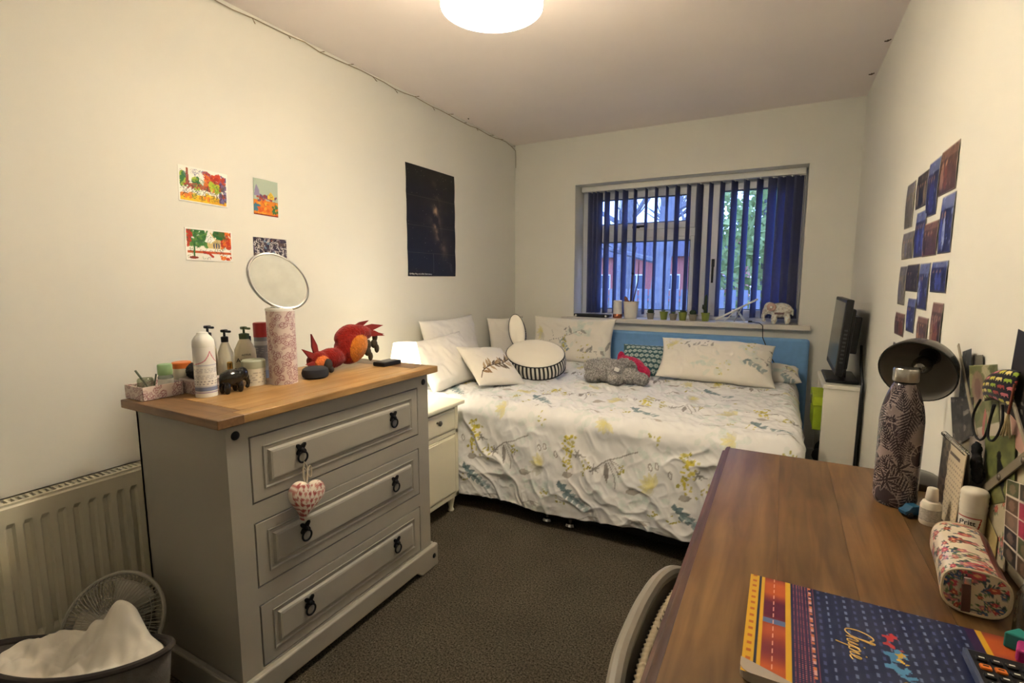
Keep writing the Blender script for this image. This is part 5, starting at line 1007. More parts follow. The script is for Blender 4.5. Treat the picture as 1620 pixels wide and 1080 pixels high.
# folding tablet stand
xa, xb = sx_(1134, 503, SY), sx_(1200, 470, SY); za = SZ + .012; zb2 = W(1197, 474, 1, SY)[2]
t = thing('tablet_stand', 'folding white slanted stand propped on wire legs', 'stand', ((xa + xb) / 2, SY, SZ)); dv = Vector((xb - xa, 0, zb2 - za)); L = dv.length; an = math.atan2(dv.z, dv.x)
obj('slanted_panel', MB().box((xa, SY - .05, za), (xa + L, SY + .05, za + .012), rot=(0, -an, 0), piv=(xa, SY, za)), m_white, t, bevel=.003)
obj('base_plate', MB().box((xa - .005, SY - .05, SZ), (xa + .21, SY + .05, SZ + .006)), m_white, t, bevel=.002)
for yy in (SY - .04, SY + .04):
    for k, q in ((.45, .05), (.5, .19), (.62, .12)): obj('wire_leg', MB().tube([(xa + dv.x * k, yy, za + dv.z * k), (xa + q, yy, SZ + .006)], .003, 6), m_chrome if q == .12 else m_white, t)
obj('plug', MB().box((sx_(1184, 506, SY), SY - .02, SZ + .004), (sx_(1190, 506, SY), SY, SZ + .016)), m_black, t)
# white mosaic elephant
ex0, ex1 = sx_(1203, 490, SY), sx_(1254, 490, SY); s_ = (ex1 - ex0) / 1.2; mb = elephant(MB(), (ex0 + ex1) / 2 + .025, SY + .005, SZ - .001, s_, -1, 'x')
t = thing('mosaic_elephant', 'white mosaic elephant ornament on the window sill', 'ornament', ((ex0 + ex1) / 2, SY, SZ))
def ec(P): 
    n = vnoise(P[:, 0] * 130 + 5, P[:, 2] * 130 + 3, 81); C = np.tile(np.array([226., 220, 208]), (len(P), 1)); C[n > .62] = (196, 186, 172); C[n < .22] = (206, 214, 212)
    C[(np.abs(P[:, 2] - .075) < .006) & (np.abs(P[:, 0] - .02) < .03)] = (140, 110, 110); return C
blob('body', mb, ec, mat('mosaic_glaze', (255, 255, 255), .35, attr='print', bump=.5, bscale=90), t, .0048, 3)
obj('ear_flower', MB().ell(((ex0 + ex1) / 2 - .03, SY - .047, SZ + .118), (.03, .008, .03), 20, 8), mat('rose_tile', (206, 170, 156), .4, var=.3, vscale=60), t, smooth=True)
obj('ear_jewel', MB().ell(((ex0 + ex1) / 2 - .032, SY - .056, SZ + .118), .009, 10, 6), m_white, t, smooth=True)
# cable that leaves the stand and runs down behind the pillow
c0 = W(1190, 507, 1, SY - .03); pts = [(c0[0], SY - .03, SZ + .008), (c0[0] + .05, YB - .05, SZ + .006), (c0[0] + .07, YB - .063, SZ - .01), (c0[0] + .075, YB - .095, .87), (c0[0] + .12, YB - .10, .76), (c0[0] + .19, YB - .10, .64), (c0[0] + .21, YB - .14, .615)]
solo('charging_cable', MB().tube(pts, .003, 6), m_black, 'thin black cable running from the sill down the blue panel', 'cable', smooth=True)

# ------------------------------------------------------------------ white shelf unit with monitor
KX0, KX1, KY0, KY1, KZ = .213, .3745, 2.965, 3.40, .735
t = thing('shelf_unit', 'narrow white shelf unit under the monitor', 'shelf unit', ((KX0 + KX1) / 2, (KY0 + KY1) / 2, 0)); m_ku = mat('white_laminate', (226, 221, 208), .45)
obj('side_panel', MB().box((KX0, KY0, 0), (KX1, KY0 + .018, KZ - .02)), m_ku, t, bevel=.002); obj('side_panel', MB().box((KX0, KY1 - .018, 0), (KX1, KY1, KZ - .02)), m_ku, t, bevel=.002)
obj('top', MB().box((KX0 - .006, KY0 - .006, KZ - .02), (KX1, KY1 + .004, KZ)), m_ku, t, bevel=.003); obj('back_panel', MB().box((KX1 - .006, KY0 + .018, .02), (KX1, KY1 - .018, KZ - .02)), m_ku, t)
for z in (.03, .25, .46): obj('shelf', MB().box((KX0 + .004, KY0 + .018, z), (KX1 - .006, KY1 - .018, z + .016)), m_ku, t)
m_lime = mat('lime_green_board', (150, 172, 30), .6, var=.12, vscale=40)
b_ = thing('green_box', 'lime green storage box with a lid on the white shelf', 'box', (.245, 3.15, .476))
obj('box_body', MB().box((.178, 3.03, .476), (.352, 3.30, .625)), m_lime, b_, bevel=.004); obj('lid', MB().box((.174, 3.026, .606), (.356, 3.304, .655)), mat('lime_lid', (170, 192, 40), .6, var=.1, vscale=40), b_, bevel=.004); obj('clasp', MB().box((.168, 3.12, .60), (.175, 3.15, .645)), m_chrome, b_)
solo('black_bag', MB().ell((.25, 3.12, .31), (.06, .11, .04)).ell((.25, 3.2, .325), (.045, .07, .05)), mat('black_nylon', (22, 22, 24), .7), 'small black bag lying under the green box', 'bag', smooth=True)
mo = thing('monitor', 'black flat screen monitor on the white shelf unit', 'monitor', (.30, 3.18, KZ)); TX = .268; tl = D(4)
MM = Matrix.Translation((TX, 3.20, .975)) @ Matrix.Rotation(tl, 4, 'Y')
obj('bezel', MB().box((-.004, -.275, -.185), (.028, .275, .195)).xf(MM), m_black, mo, bevel=.005)
obj('screen', MB().box((-.0055, -.255, -.155), (-.003, .255, .178)).xf(MM), mat('grey_screen', (84, 82, 76), .22, spec=.6), mo)
obj('back_housing', MB().box((.026, -.22, -.16), (.05, .22, .15)).xf(MM), m_black, mo, bevel=.01); obj('rear_module', MB().box((.048, -.16, -.08), (.085, .16, .11)).xf(MM), m_black, mo, bevel=.006)
for k in range(9): obj('vent_slot', MB().box((.006, -.277, -.12 + k * .02), (.02, -.2745, -.112 + k * .02)).xf(MM), mat('slot_grey', (60, 60, 62), .5), mo)
obj('stand_neck', MB().box((.285, 3.14, KZ + .01), (.32, 3.26, KZ + .12)), m_black, mo, bevel=.006); obj('stand_base', MB().box((.222, 3.03, KZ), (.37, 3.37, KZ + .016)), m_black, mo, bevel=.006)
solo('monitor_cable', MB().tube([(.372, 3.10, .93), (.372, 3.06, .84), (.372, 2.955, .76), (.368, 2.94, .70), (.366, 2.94, .4), (.366, 2.94, .05)], .006, 8).tube([(.376, 3.14, .92), (.376, 3.06, .82), (.376, 2.95, .757), (.3765, 2.945, .70), (.368, 2.95, .4), (.368, 2.95, .05)], .005, 8), m_black, 'pair of black cables hanging behind the monitor', 'cable', smooth=True)

# ------------------------------------------------------------------ desk
DX0, DX1, DYA, DYB, DZ = -.128, .388, .22, 1.655, .75
dk = thing('desk', 'stained pine desk with moulded dark edge along the right wall', 'desk', ((DX0 + DX1) / 2, (DYA + DYB) / 2, 0))
tones = [((134, 102, 62), (98, 70, 40)), ((124, 92, 56), (90, 64, 36)), ((130, 96, 58), (94, 66, 38)), ((118, 88, 52), (86, 62, 34))]
ws = [DX0 + .012, .02, .14, .262, DX1]
for k in range(4): obj('top_plank', MB().box((ws[k], DYA + .012, DZ - .024), (ws[k + 1], DYB - .012, DZ)), wood_mat('stained_pine_%s' % 'abcd'[k], *tones[k], 4 + k, 'Y', .33), dk, bevel=.0006, seg=1)
m_edge = wood_mat('dark_edge_pine', (98, 62, 40), (66, 40, 28), 6, 'Y', .4)
m_edgel = wood_mat('worn_edge_pine', (150, 104, 64), (104, 66, 40), 6, 'Y', .4)
prof = [(0, 0), (-.010, -.002), (-.014, -.008), (-.012, -.013), (-.022, -.016), (-.024, -.024), (0, -.024)]
obj('edge_moulding', MB().prism([(DX0 + .012 + a, DZ + b) for a, b in prof], DYA, DYB, (0, 2, 1)), m_edge, dk, smooth=True, angle=50)
for y, s in ((DYA + .012, -1), (DYB - .012, 1)): obj('edge_moulding', MB().prism([(y - s * a * .5, DZ + b) for a, b in prof], DX0 + .012, DX1, (1, 2, 0)), m_edge, dk, smooth=True, angle=50)
obj('apron', MB().box((DX0 + .05, DYB - .06, DZ - .12), (DX1 - .03, DYB - .035, DZ - .024)), m_edgel, dk); obj('apron', MB().box((DX0 + .05, DYA + .035, DZ - .12), (DX1 - .03, DYA + .06, DZ - .024)), m_edgel, dk); obj('apron', MB().box((DX1 - .05, DYA + .05, DZ - .12), (DX1 - .028, DYB - .05, DZ - .024)), m_edgel, dk)
for x in (DX0 + .055, DX1 - .05):
    for y in (DYA + .05, DYB - .05): obj('leg', MB().lathe([(.024, 0), (.03, .02), (.024, .08), (.032, .3), (.036, .5), (.026, .56), (.034, .58), (.034, .6)], (x, y, 0), 20).box((x - .034, y - .034, .6), (x + .034, y + .034, DZ - .024)), m_edgel, dk, smooth=True)
# ------------------------------------------------------------------ chair tucked at the desk
m_taupe = mat('taupe_plastic', (132, 124, 112), .45); cc = thing('desk_chair', 'taupe plastic shell chair pushed in at the desk', 'chair', (.02, .80, 0))
cp = [(.00, 1.06), (-.10, 1.055), (-.155, 1.02), (-.178, .95), (-.188, .86), (-.190, .77), (-.185, .68), (-.168, .60), (-.12, .555), (.00, .55)]
tz = [.56, .62, .665, .685, .69, .69, .69, .67, .63, .56]
def smoothp(p, n=6):
    out = []; p = [Vector(q) for q in p]
    for i in range(len(p) - 1):
        a, b, c, d = p[max(i - 1, 0)], p[i], p[i + 1], p[min(i + 2, len(p) - 1)]
        for k in range(n):
            t = k / n; out.append(.5 * ((2 * b) + (c - a) * t + (2 * a - 5 * b + 4 * c - d) * t * t + (3 * b - a - 3 * c + d) * t ** 3))
    return out + [p[-1]]
top = smoothp([(x, y, z) for (x, y), z in zip(cp, tz)]); n = len(top); vs = []
for q in (0, .33, .66, 1): vs += [(.02 + (p.x - .02) * (1 - .12 * q), .805 + (p.y - .805) * (1 - .10 * q), p.z + (.455 - p.z) * q) for p in top]
o = obj('back_shell', MB().add(vs, [(r * n + i, r * n + i + 1, (r + 1) * n + i + 1, (r + 1) * n + i) for r in range(3) for i in range(n - 1)]), m_taupe, cc, smooth=True); so = o.modifiers.new('th', 'SOLIDIFY'); so.thickness = .012; so.offset = 0
obj('rolled_rim', MB().tube(top, .0135, 10), m_taupe, cc, smooth=True)
obj('seat', MB().prism([(.02 + .20 * math.copysign(abs(math.cos(a)) ** .7, math.cos(a)), .805 + .225 * math.copysign(abs(math.sin(a)) ** .7, math.sin(a))) for a in np.linspace(0, 2 * PI, 41)[:-1]], .44, .458), m_taupe, cc, smooth=True)
S = Sheet(.40, .22, .004, (176, 160, 132)); g = (np.sin(S.U * 520) * np.sin(S.V * 420) + vnoise(S.U * 220, S.V * 160, 4) * .8); 
sub = top[14:44]
def fnk(u, v):
    q = np.clip(u / .40 * (len(sub) - 1), 0, len(sub) - 1.001); i = q.astype(int); f = q - i; X = np.array([p.x for p in sub]); Y = np.array([p.y for p in sub]); x = X[i] * (1 - f) + X[i + 1] * f; y = Y[i] * (1 - f) + Y[i + 1] * f; k = v / .22
    bul = .02 + .022 * np.sin(k * PI) + .004 * np.clip(g, 0, 1); return (.02 + (x - .02) * (1 - .12 * (1 - k)) + bul, .805 + (y - .805) * .93, .47 + .20 * k)
o = S.mesh('knitted_pad', fnk, cc, CLOTHP(), .012)
for sx in (-1, 1):
    for sy2 in (-1, 1): obj('leg', MB().tube([(.02 + sx * .12, .805 + sy2 * .14, .44), (.02 + sx * .17, .805 + sy2 * .20, 0)], [.014, .010], 10), mat('beech_leg', (176, 140, 96), .5), cc, smooth=True)

# ------------------------------------------------------------------ things on the desk
# ring folder with woven-band print
fx0, fx1, fy0, fy1, fz = -.020, .335, .665, .908, DZ + .014
S = Sheet(fx1 - fx0, fy1 - fy0, .0012, (34, 42, 78)); U, V = S.U, S.V; w, h = S.w, S.h; ORB = np.array([186., 88, 46]); MAR = np.array([96., 30, 56]); DUS = np.array([90., 110, 150])
def band(u0, u1):
    m = (U >= u0) & (U <= u1); t = (np.sin(V * 62 + 1.2) + .6 * np.sin(V * 31 + .4)) ; a = np.clip(t * .5 + .5, 0, 1)[..., None]; c = MAR * (1 - a) + ORB * a; c = np.where((np.sin(V * 47 + 2) > .96)[..., None], DUS, c); S.C[m] = c[m]
GLD = (206, 160, 44)
S.rect(0, 0, .014, h, GLD); S.rect(.014, 0, .017, h, (44, 50, 70)); S.rect(.017, 0, .022, h, GLD); band(.022, .052); S.rect(.052, 0, .059, h, GLD)
for v in np.arange(.008, h, .0165): S.rect(.004, v, .010, v + .006, (180, 96, 40)); S.put((np.abs(U - .036) < .0009) & (np.abs((V % .0165) - .008) < .005), (220, 170, 150))
for k, u in enumerate((.063, .067, .071, .075, .079, .083)): S.rect(u, 0, u + .0022, h, (84, 44, 78) if k % 2 else (60, 36, 76)); S.put((np.abs(U - u - .001) < .0007) & (((V * 260) % 1) > .5), (170, 96, 96))
S.put((np.abs(U - .0865) < .0016) & (np.sin(V * 360 + np.sin(V * 90) * 2) > .1), (196, 150, 140)); S.put((np.abs(U - .0865) < .0016) & (np.sin(V * 360) < -.6), (190, 110, 60)); S.put((np.abs(U - .0915) < .0005), (120, 60, 80))
for k, u in enumerate(np.arange(.098, w - .075, .0118)):
    S.put((np.abs(U - u) < .0016) & (((V + .007 * (k % 2)) % .0155) < .0075), (120, 136, 170) if k % 2 else (70, 84, 130), .75)
S.put((U < w - .07) & (U > .092) & (((U * 1500).astype(int) % 2) == 0), (26, 34, 66), .25)
e0 = w - .062; S.rect(e0 - .012, 0, e0, h, (60, 36, 76)); S.rect(e0, 0, e0 + .008, h, GLD); band(e0 + .008, e0 + .042); S.rect(e0 + .042, 0, e0 + .047, h, GLD); S.rect(e0 + .047, 0, e0 + .050, h, (44, 50, 70)); S.rect(e0 + .050, 0, w, h, GLD)
def dog(u, v, k, c):     # small terrier mark: feet towards -u, nose towards +v
    def q(a, b): return (u + a * k, v + b * k)
    S.poly([q(.0, .010), q(.010, .012), q(.013, .024), q(.020, .022), q(.018, .030), q(.022, .033), q(.015, .034), q(.012, .040), q(.006, .036), q(.007, .030), q(-.006, .028), q(-.006, .022), q(0, .020), q(-.001, .004), q(-.008, .003), q(-.008, -.004), q(0, -.004), q(.003, -.010), q(.012, -.012), q(.022, -.008), q(.024, -.012), q(.012, -.018), q(.010, -.002)], c)
dog(.178, .148, .70, (180, 50, 56)); dog(.176, .100, 1.05, (74, 134, 176)); dog(.186, .118, .45, (210, 164, 44)); dog(.186, .086, .5, (74, 134, 176)); dog(.178, .045, .8, (214, 168, 50))
fo = thing('ring_folder', 'navy folder with woven orange bands and gold script lettering', 'folder', ((fx0 + fx1) / 2, (fy0 + fy1) / 2, DZ)); rot5 = D(-1.5)
S.mesh('cover', lambda u, v: (fx0 + u, fy0 + v, fz + .0006 + 0 * u), fo, mat('folder_laminate', (255, 255, 255), .3, attr='print', spec=.45))
obj('folder_body', MB().prism([(fx0 + .01 - .01 * math.cos(a), fy0 + .012 - .012 * math.sin(a)) for a in np.linspace(0, PI / 2, 6)] + [(fx1, fy0), (fx1, fy1), (fx0, fy1)], DZ + .0008, fz), mat('folder_edge', (52, 46, 44), .5), fo, bevel=.001)
obj('corner_guard', MB().prism([(fx0 - .001 + .014 - .014 * math.cos(a), fy0 - .001 + .014 - .014 * math.sin(a)) for a in np.linspace(0, PI / 2, 6)] + [(fx0 + .085, fy0 - .001), (fx0 + .06, fy0 + .006), (fx0 + .012, fy0 + .022), (fx0 - .001, fy0 + .026)], DZ + .002, fz + .0014), mat('scuffed_silver', (176, 166, 154), .35, metal=.4), fo)
# gold script word, written as one pen stroke per letter; it reads towards the viewer with its top to the right
def script(strokes, k, ou, ov, wd):
    mb = MB()
    for s in strokes: mb.tube([(fx0 + ou + b * k, fy0 + ov - a * k, fz + .0012) for a, b in smooth2(s)], wd, 5)
    return mb
def smooth2(s): return [(p.x, p.y) for p in smoothp([(a, b, 0) for a, b in s], 5)]
word = [[(1.0, 1.55), (.75, 1.8), (.35, 1.6), (.05, .9), (.1, .2), (.45, 0), (.9, .3)], [(.9, .3), (1.15, 1.0), (1.35, 1.7), (1.2, 1.75), (1.1, 1.0), (1.1, 0)], [(1.1, .3), (1.35, .75), (1.5, .6), (1.45, .1), (1.65, .05)], [(1.65, .05), (1.9, .7), (1.85, .15), (2.05, .1)], [(1.98, 1.05), (2.03, 1.12)], [(2.05, .1), (2.35, .75), (2.2, -.2), (2.05, -.75)], [(2.3, .55), (2.55, .78), (2.7, .5), (2.55, .08), (2.35, .12)], [(2.6, .1), (2.95, .7), (2.9, .15), (3.1, .1)], [(3.03, 1.05), (3.08, 1.12)], [(3.1, .1), (3.4, .35), (3.5, .65), (3.35, .72), (3.25, .35), (3.4, .05), (3.75, .2)]]
m_gold = mat('gold_ink', (226, 186, 110), .5); obj('script_lettering', script(word, .0185, .128, .160, .0010), m_gold, fo)
# calculator on the folder
kx0, kx1, ky0, ky1, kz = .243, .329, .662, .836, fz + .0012
ca = thing('calculator', 'black scientific calculator with orange keys on the navy folder', 'calculator', ((kx0 + kx1) / 2, (ky0 + ky1) / 2, kz)); obj('case', MB().box((kx0, ky0, kz), (kx1, ky1, kz + .012)), mat('dark_grey_case', (30, 31, 36), .4), ca, bevel=.004)
obj('side_rail', MB().box((kx0 - .002, ky0 + .004, kz + .002), (kx0 + .003, ky1 - .004, kz + .0135)), mat('blue_grey_rail', (74, 84, 112), .4), ca, bevel=.001)
m_key = mat('black_key', (18, 18, 20), .4); m_ok = mat('orange_key', (222, 120, 40), .45)
for r_ in range(9):
    for c_ in range(5):
        x = kx0 + .007 + c_ * .0148; y = ky1 - .016 - r_ * .0165; o = obj('key', MB().box((x, y - .009, kz + .011), (x + .0118, y, kz + .0155)), m_ok if (r_ == 1 and c_ < 2) or (r_ == 5 and c_ > 2) else m_key, ca, bevel=.0014, seg=1)
        obj('key_mark', MB().box((x + .003, y - .0055, kz + .0154), (x + .0088, y - .0035, kz + .0158)), m_white if not (r_ == 1 and c_ < 2) else m_key, o)
# pencil case
ca_, cb_ = Vector((.312, 1.165, DZ)), Vector((.289, .972, DZ)); axd = (cb_ - ca_).normalized(); sd = Vector((-axd.y, axd.x, 0)); Lc = (cb_ - ca_).length; rw, rh = .042, .037
pc_ = thing('pencil_case', 'cream floral oilcloth pencil case with brown zip lying on the desk', 'pencil case', tuple((ca_ + cb_) / 2))
def posy(S, n, seed):
    r = random.Random(seed)
    for i in range(n):
        u, v = r.uniform(0, S.w), r.uniform(0, S.h); k = r.uniform(.4, .85); c = r.choice(((170, 66, 58), (182, 106, 118), (60, 84, 120), (188, 60, 76)))
        for q in range(5): S.ell(u + .006 * k * math.cos(q * 1.26), v + .006 * k * math.sin(q * 1.26), .0045 * k, .004 * k, 0, c, .9)
        S.ell(u, v, .003 * k, .003 * k, 0, (226, 170, 120)); 
        for q in range(5): a = r.uniform(0, 6); S.leaf(u + .008 * k * math.cos(a), v + .008 * k * math.sin(a), .011 * k, .003 * k, a + r.uniform(-.5, .5), r.choice(((66, 96, 66), (50, 66, 80), (96, 120, 80))), .9)
    return S
per = 2 * PI * rw; S = posy(Sheet(Lc, per, .0014, (216, 204, 180)), 130, 77)
S.rect(0, per * .47, Lc, per * .56, (120, 44, 36)); S.rect(0, per * .50, Lc, per * .53, (92, 34, 28))
def sup(a, p=.72): return np.sign(np.cos(a)) * np.abs(np.cos(a)) ** p, np.sign(np.sin(a)) * np.abs(np.sin(a)) ** p
def fnc(u, v):
    a = v / per * 2 * PI - .9; t = u / Lc; k = 1 - .16 * np.exp(-t / .05) - .05 * np.exp(-(1 - t) / .03) - .05 * np.sin(t * PI); x, z = sup(a); x = x * rw * k; z = rh + z * rh * k
    return (ca_.x + axd.x * u - sd.x * x, ca_.y + axd.y * u - sd.y * x, DZ + .001 + z)
OIL = mat('oilcloth', (255, 255, 255), .28, attr='print', spec=.5); S.mesh('case_skin', fnc, pc_, OIL)
for u_, nm in ((0, 'end_panel'), (Lc, 'end_panel')):
    S = posy(Sheet(2 * rw, 2 * rh, .0015, (206, 190, 162)), 34, 80 + int(u_ * 100))
    def fne(u, v, u_=u_):
        x = (u / rw - 1); z = (v / rh - 1); m_ = np.maximum(np.abs(x), np.abs(z)) + 1e-9; a = np.arctan2(z, x); ex, ez = sup(a); k = .84 if u_ == 0 else .95; return (ca_.x + axd.x * u_ - sd.x * ex * m_ * rw * k, ca_.y + axd.y * u_ - sd.y * ex * m_ * rw * k, DZ + .001 + rh + ez * m_ * rh * k)
    S.mesh(nm, fne, pc_, OIL)
    k = .84 if u_ == 0 else .955; aa = np.linspace(0, 2 * PI, 41)[:-1]; ex, ez = sup(aa); obj('piping', MB().tube([(ca_.x + axd.x * u_ - sd.x * x * rw * k, ca_.y + axd.y * u_ - sd.y * x * rw * k, DZ + .002 + rh + z * rh * k) for x, z in zip(ex, ez)], .0022, 6, closed=True), mat('cream_piping', (206, 190, 160), .4), pc_, smooth=True)
zt_ = ca_ + axd * (Lc + .004) - sd * (.012) + Vector((0, 0, .056)); obj('zip_slider', MB().box((zt_.x - .005, zt_.y - .004, zt_.z - .004), (zt_.x + .005, zt_.y + .004, zt_.z + .008)), m_chrome, pc_, bevel=.0015); obj('zip_pull', MB().box((zt_.x - .006, zt_.y - .006, zt_.z - .046), (zt_.x + .006, zt_.y - .003, zt_.z - .004), rot=(-.15, 0, .1)), mat('brown_leather', (74, 38, 28), .5), pc_, bevel=.002)
# insulated bottle with leaf print
bx, by = .258, 1.412; BR = .0425; t = thing('drinks_bottle', 'tall steel capped drinks bottle printed with dark tropical leaves', 'bottle', (bx, by, DZ))
S = Sheet(2 * PI * BR, .285, .0015, (142, 126, 124)); r = random.Random(15); n = fbm(S.U * 20, S.V * 16, 90, 3); S.C = S.C * (.75 + .5 * n)[..., None]; INK = (40, 32, 38)
for i in range(64):
    ty = (0, 2, 0, 1)[i % 4]; u, v, a = r.uniform(0, S.w), (i * .618 % 1) * .27, r.uniform(0, 6.28); k = r.uniform(.8, 1.25); PALE = (158, 142, 140)
    for du in (0, -S.w, S.w):
        if ty == 0:    # palm frond
            for q in range(10):
                p = q / 10 * .07 * k; x, y = u + du + p * math.cos(a), v + p * math.sin(a)
                for s in (-1, 1): S.leaf(x, y, .036 * k * (1 - q / 15), .0033, a + s * (.85 - q * .03), PALE, .9); S.leaf(x, y, .034 * k * (1 - q / 15), .0022, a + s * (.85 - q * .03), INK, .9)
            S.line([(u + du, v), (u + du + .075 * k * math.cos(a), v + .075 * k * math.sin(a))], .0022, INK, .9)
        elif ty == 1:  # split leaf with pale outline
            S.ell(u + du, v, .031 * k, .024 * k, a, PALE, .9); S.ell(u + du, v, .029 * k, .022 * k, a, (58, 48, 54), .95)
            for q in range(7): b = a - 1.5 + q * .5; S.line([(u + du + .011 * math.cos(b), v + .010 * math.sin(b)), (u + du + .031 * k * math.cos(b), v + .026 * k * math.sin(b))], .0019, PALE, .9)
        else:
            for q in range(8): S.leaf(u + du, v, .032 * k, .0042, a + q * .785, PALE, .9); S.leaf(u + du, v, .030 * k, .003, a + q * .785, INK, .9)
def bprof(t):
    t = np.asarray(t); return np.where(t < .04, .90 + 2.5 * t, np.where(t < .66, 1.0, .47 + .53 * np.cos(np.clip((t - .66) / .34, 0, 1) * PI / 2) ** .8 * 1.0))
tube_print('printed_body', S, BR, DZ + .0015, DZ + .285, (bx, by), t, mat('bottle_gloss', (255, 255, 255), .25, attr='print', spec=.6), bprof)
obj('base_disc', MB().lathe([(BR * .88, DZ), (BR * .9, DZ + .002)], (bx, by, 0), 32), m_dark, t)
obj('neck', MB().lathe([(.0205, DZ + .283), (.0205, DZ + .291)], (bx, by, 0), 32), m_dark, t, smooth=True)
obj('steel_cap', MB().lathe([(.0235, DZ + .289), (.0245, DZ + .291), (.0245, DZ + .316), (.0225, DZ + .319), (0, DZ + .3195)], (bx, by, 0), 36, capt=False), mat('brushed_steel', (190, 186, 180), .28, metal=1), t, smooth=True)
# desk lamp
lt = thing('desk_lamp', 'dark grey desk lamp with domed metal shade behind the bottle', 'lamp', (.325, 1.575, DZ)); m_lg = mat('gunmetal', (78, 76, 74), .22, metal=.75); m_lgi = mat('shade_lining', (126, 120, 110), .35, metal=.25)
so_ = Vector(W(1453, 588, 1, 1.50)); so_.x = min(so_.x, .293); axn = Vector((-.42, -.80, -.34)).normalized(); LM = basis(so_, axn.orthogonal(), axn.cross(axn.orthogonal())); RS = .078
pr = [(RS, 0), (RS * .99, -.014), (RS * .92, -.036), (RS * .76, -.06), (RS * .5, -.078), (.022, -.088)]
o = obj('lamp_shade', MB().lathe(pr, (0, 0, 0), 48, capb=False, capt=False).xf(LM), m_lg, lt, smooth=True)
obj('shade_lining', MB().lathe([(r_ - .0018, z_ + .0015) for r_, z_ in pr], (0, 0, 0), 48, capb=False, capt=False).xf(LM), m_lgi, lt, smooth=True)
obj('shade_rim', MB().tube([(RS * math.cos(a), RS * math.sin(a), 0) for a in np.linspace(0, 2 * PI, 49)[:-1]], .0018, 6, closed=True).xf(LM), m_lg, lt, smooth=True)
obj('shade_neck', MB().lathe([(.022, -.118), (.026, -.114), (.026, -.09), (.022, -.084)], (0, 0, 0), 28).xf(LM), m_black, lt, smooth=True)
obj('bulb_holder', MB().lathe([(.016, -.088), (.018, -.06), (.014, -.045)], (0, 0, 0), 20).xf(LM), m_dark, lt, smooth=True); obj('bulb', MB().ell((0, 0, -.036), (.02, .02, .026)).xf(LM), glass_mat('unlit_bulb_glass', (206, 202, 194), .25, .05), lt, smooth=True)
bk = LM @ Vector((0, 0, -.115)); obj('gooseneck', MB().tube(smoothp([tuple(bk), (bk.x + .01, min(bk.y + .03, 1.66), bk.z - .0), (.315, 1.635, .98), (.318, 1.62, .88), (.322, 1.58, DZ + .03)]), .006, 10), m_lg, lt, smooth=True)
obj('base', MB().lathe([(.058, DZ), (.06, DZ + .004), (.058, DZ + .018), (.045, DZ + .026), (.012, DZ + .03)], (.325, 1.575, 0), 36), m_lg, lt, smooth=True)
# desk calendar
A, B, Cq, Dq = [Vector(W(*q)) for q in ((1493, 686, 2, .925), (1529, 719, 2, .925), (1478, 802, 2, DZ + .002), (1507, 846, 2, DZ + .002))]
t = thing('desk_calendar', 'spiral bound desk calendar standing open like a tent', 'calendar', tuple((Cq + Dq) / 2)); S = Sheet(.16, .19, .0016, (206, 190, 162)); r = random.Random(2)
S.rect(.0, .0, .055, .19, (120, 104, 84)); dabs(S, r, 40, ((96, 84, 70), (150, 130, 104), (84, 70, 60)), 0, .34, 0, 1, .006, .016)
for v in np.arange(.02, .15, .0125):
    for u in np.arange(.062, .15, .0125): S.rect(u, v, u + .005, v + .004, (120, 108, 96), .8)
S.rect(.062, .16, .13, .168, (110, 96, 84))
def quadf(S, a, b, c, d):     # a,b top corners, c,d bottom corners
    def f(u, v):
        s = (u / S.w)[..., None]; k = (v / S.h)[..., None]; P = (np.array(c) * (1 - s) + np.array(d) * s) * (1 - k) + (np.array(a) * (1 - s) + np.array(b) * s) * k; return P[..., 0], P[..., 1], P[..., 2]
    return f
S.mesh('front_leaf', quadf(S, A, B, Cq, Dq), t, PRINT(), .002)
sh_ = Vector((.05, .03, 0)); E_, F_ = Cq + sh_ * 1.0, Dq + sh_; E_.x = min(E_.x, .366); F_.x = min(F_.x, .366)
S = Sheet(.16, .19, .004, (90, 80, 70)); S.mesh('back_board', quadf(S, A + Vector((.003, 0, 0)), B + Vector((.003, 0, 0)), E_, F_), t, PRINT(), .002)
dAB = (B - A)
for k in range(20): c_ = A + dAB * ((k + .5) / 20); obj('spiral_ring', MB().tube([c_ + Vector((.005 * math.cos(a), 0, .005 * math.sin(a) + .002)) for a in np.linspace(0, 2 * PI, 11)[:-1]], .0008, 4, closed=True), m_chrome, t)
# correction fluid, glue stick, toy car
lathe_thing('white_bottle', 'little white plastic bottle with ridged cap beside the calendar', 'bottle', *W(1470, 828, 2, DZ)[:2], DZ, [('bottle_body', [(.017, 0), (.0185, .003), (.0185, .042), (.015, .05), (.009, .053)], mat('white_plastic', (222, 214, 198), .4)), ('cap', [(.0105, .053), (.0115, .055), (.0095, .078), (.008, .08)], mat('white_plastic', (222, 214, 198), .4)), ('print_band', [(.0187, .010), (.0187, .036)], mat('grey_print_label', (176, 168, 156), .5, var=.5, vscale=260, stretch=(1, 1, 4)))])
gx_, gy_ = W(1534, 857, 2, DZ)[:2]; gx_ -= .004; gy_ -= .012; t = thing('glue_stick', 'large white glue stick with ridged cap behind the pencil case', 'glue stick', (gx_, gy_, DZ)); GR = .0205; vd = Vector((-gx_, -gy_, 0)).normalized(); va = math.atan2(vd.y, vd.x)
S = Sheet(2 * PI * GR, .072, .0011, (220, 212, 194)); c0 = S.w / 2; S.poly([(c0 - .028, .040), (c0 + .012, .040), (c0 + .016, .062), (c0 - .028, .062)], (176, 44, 40)); S.poly([(c0 - .028, .043), (c0 + .0095, .043), (c0 + .013, .059), (c0 - .028, .059)], (232, 226, 214)); S.leaf(c0 - .008, .028, .024, .005, .12, (96, 130, 56)); 
for q in range(6): S.leaf(c0 + .002, .012, .013, .003, q * 1.05, (60, 66, 50))
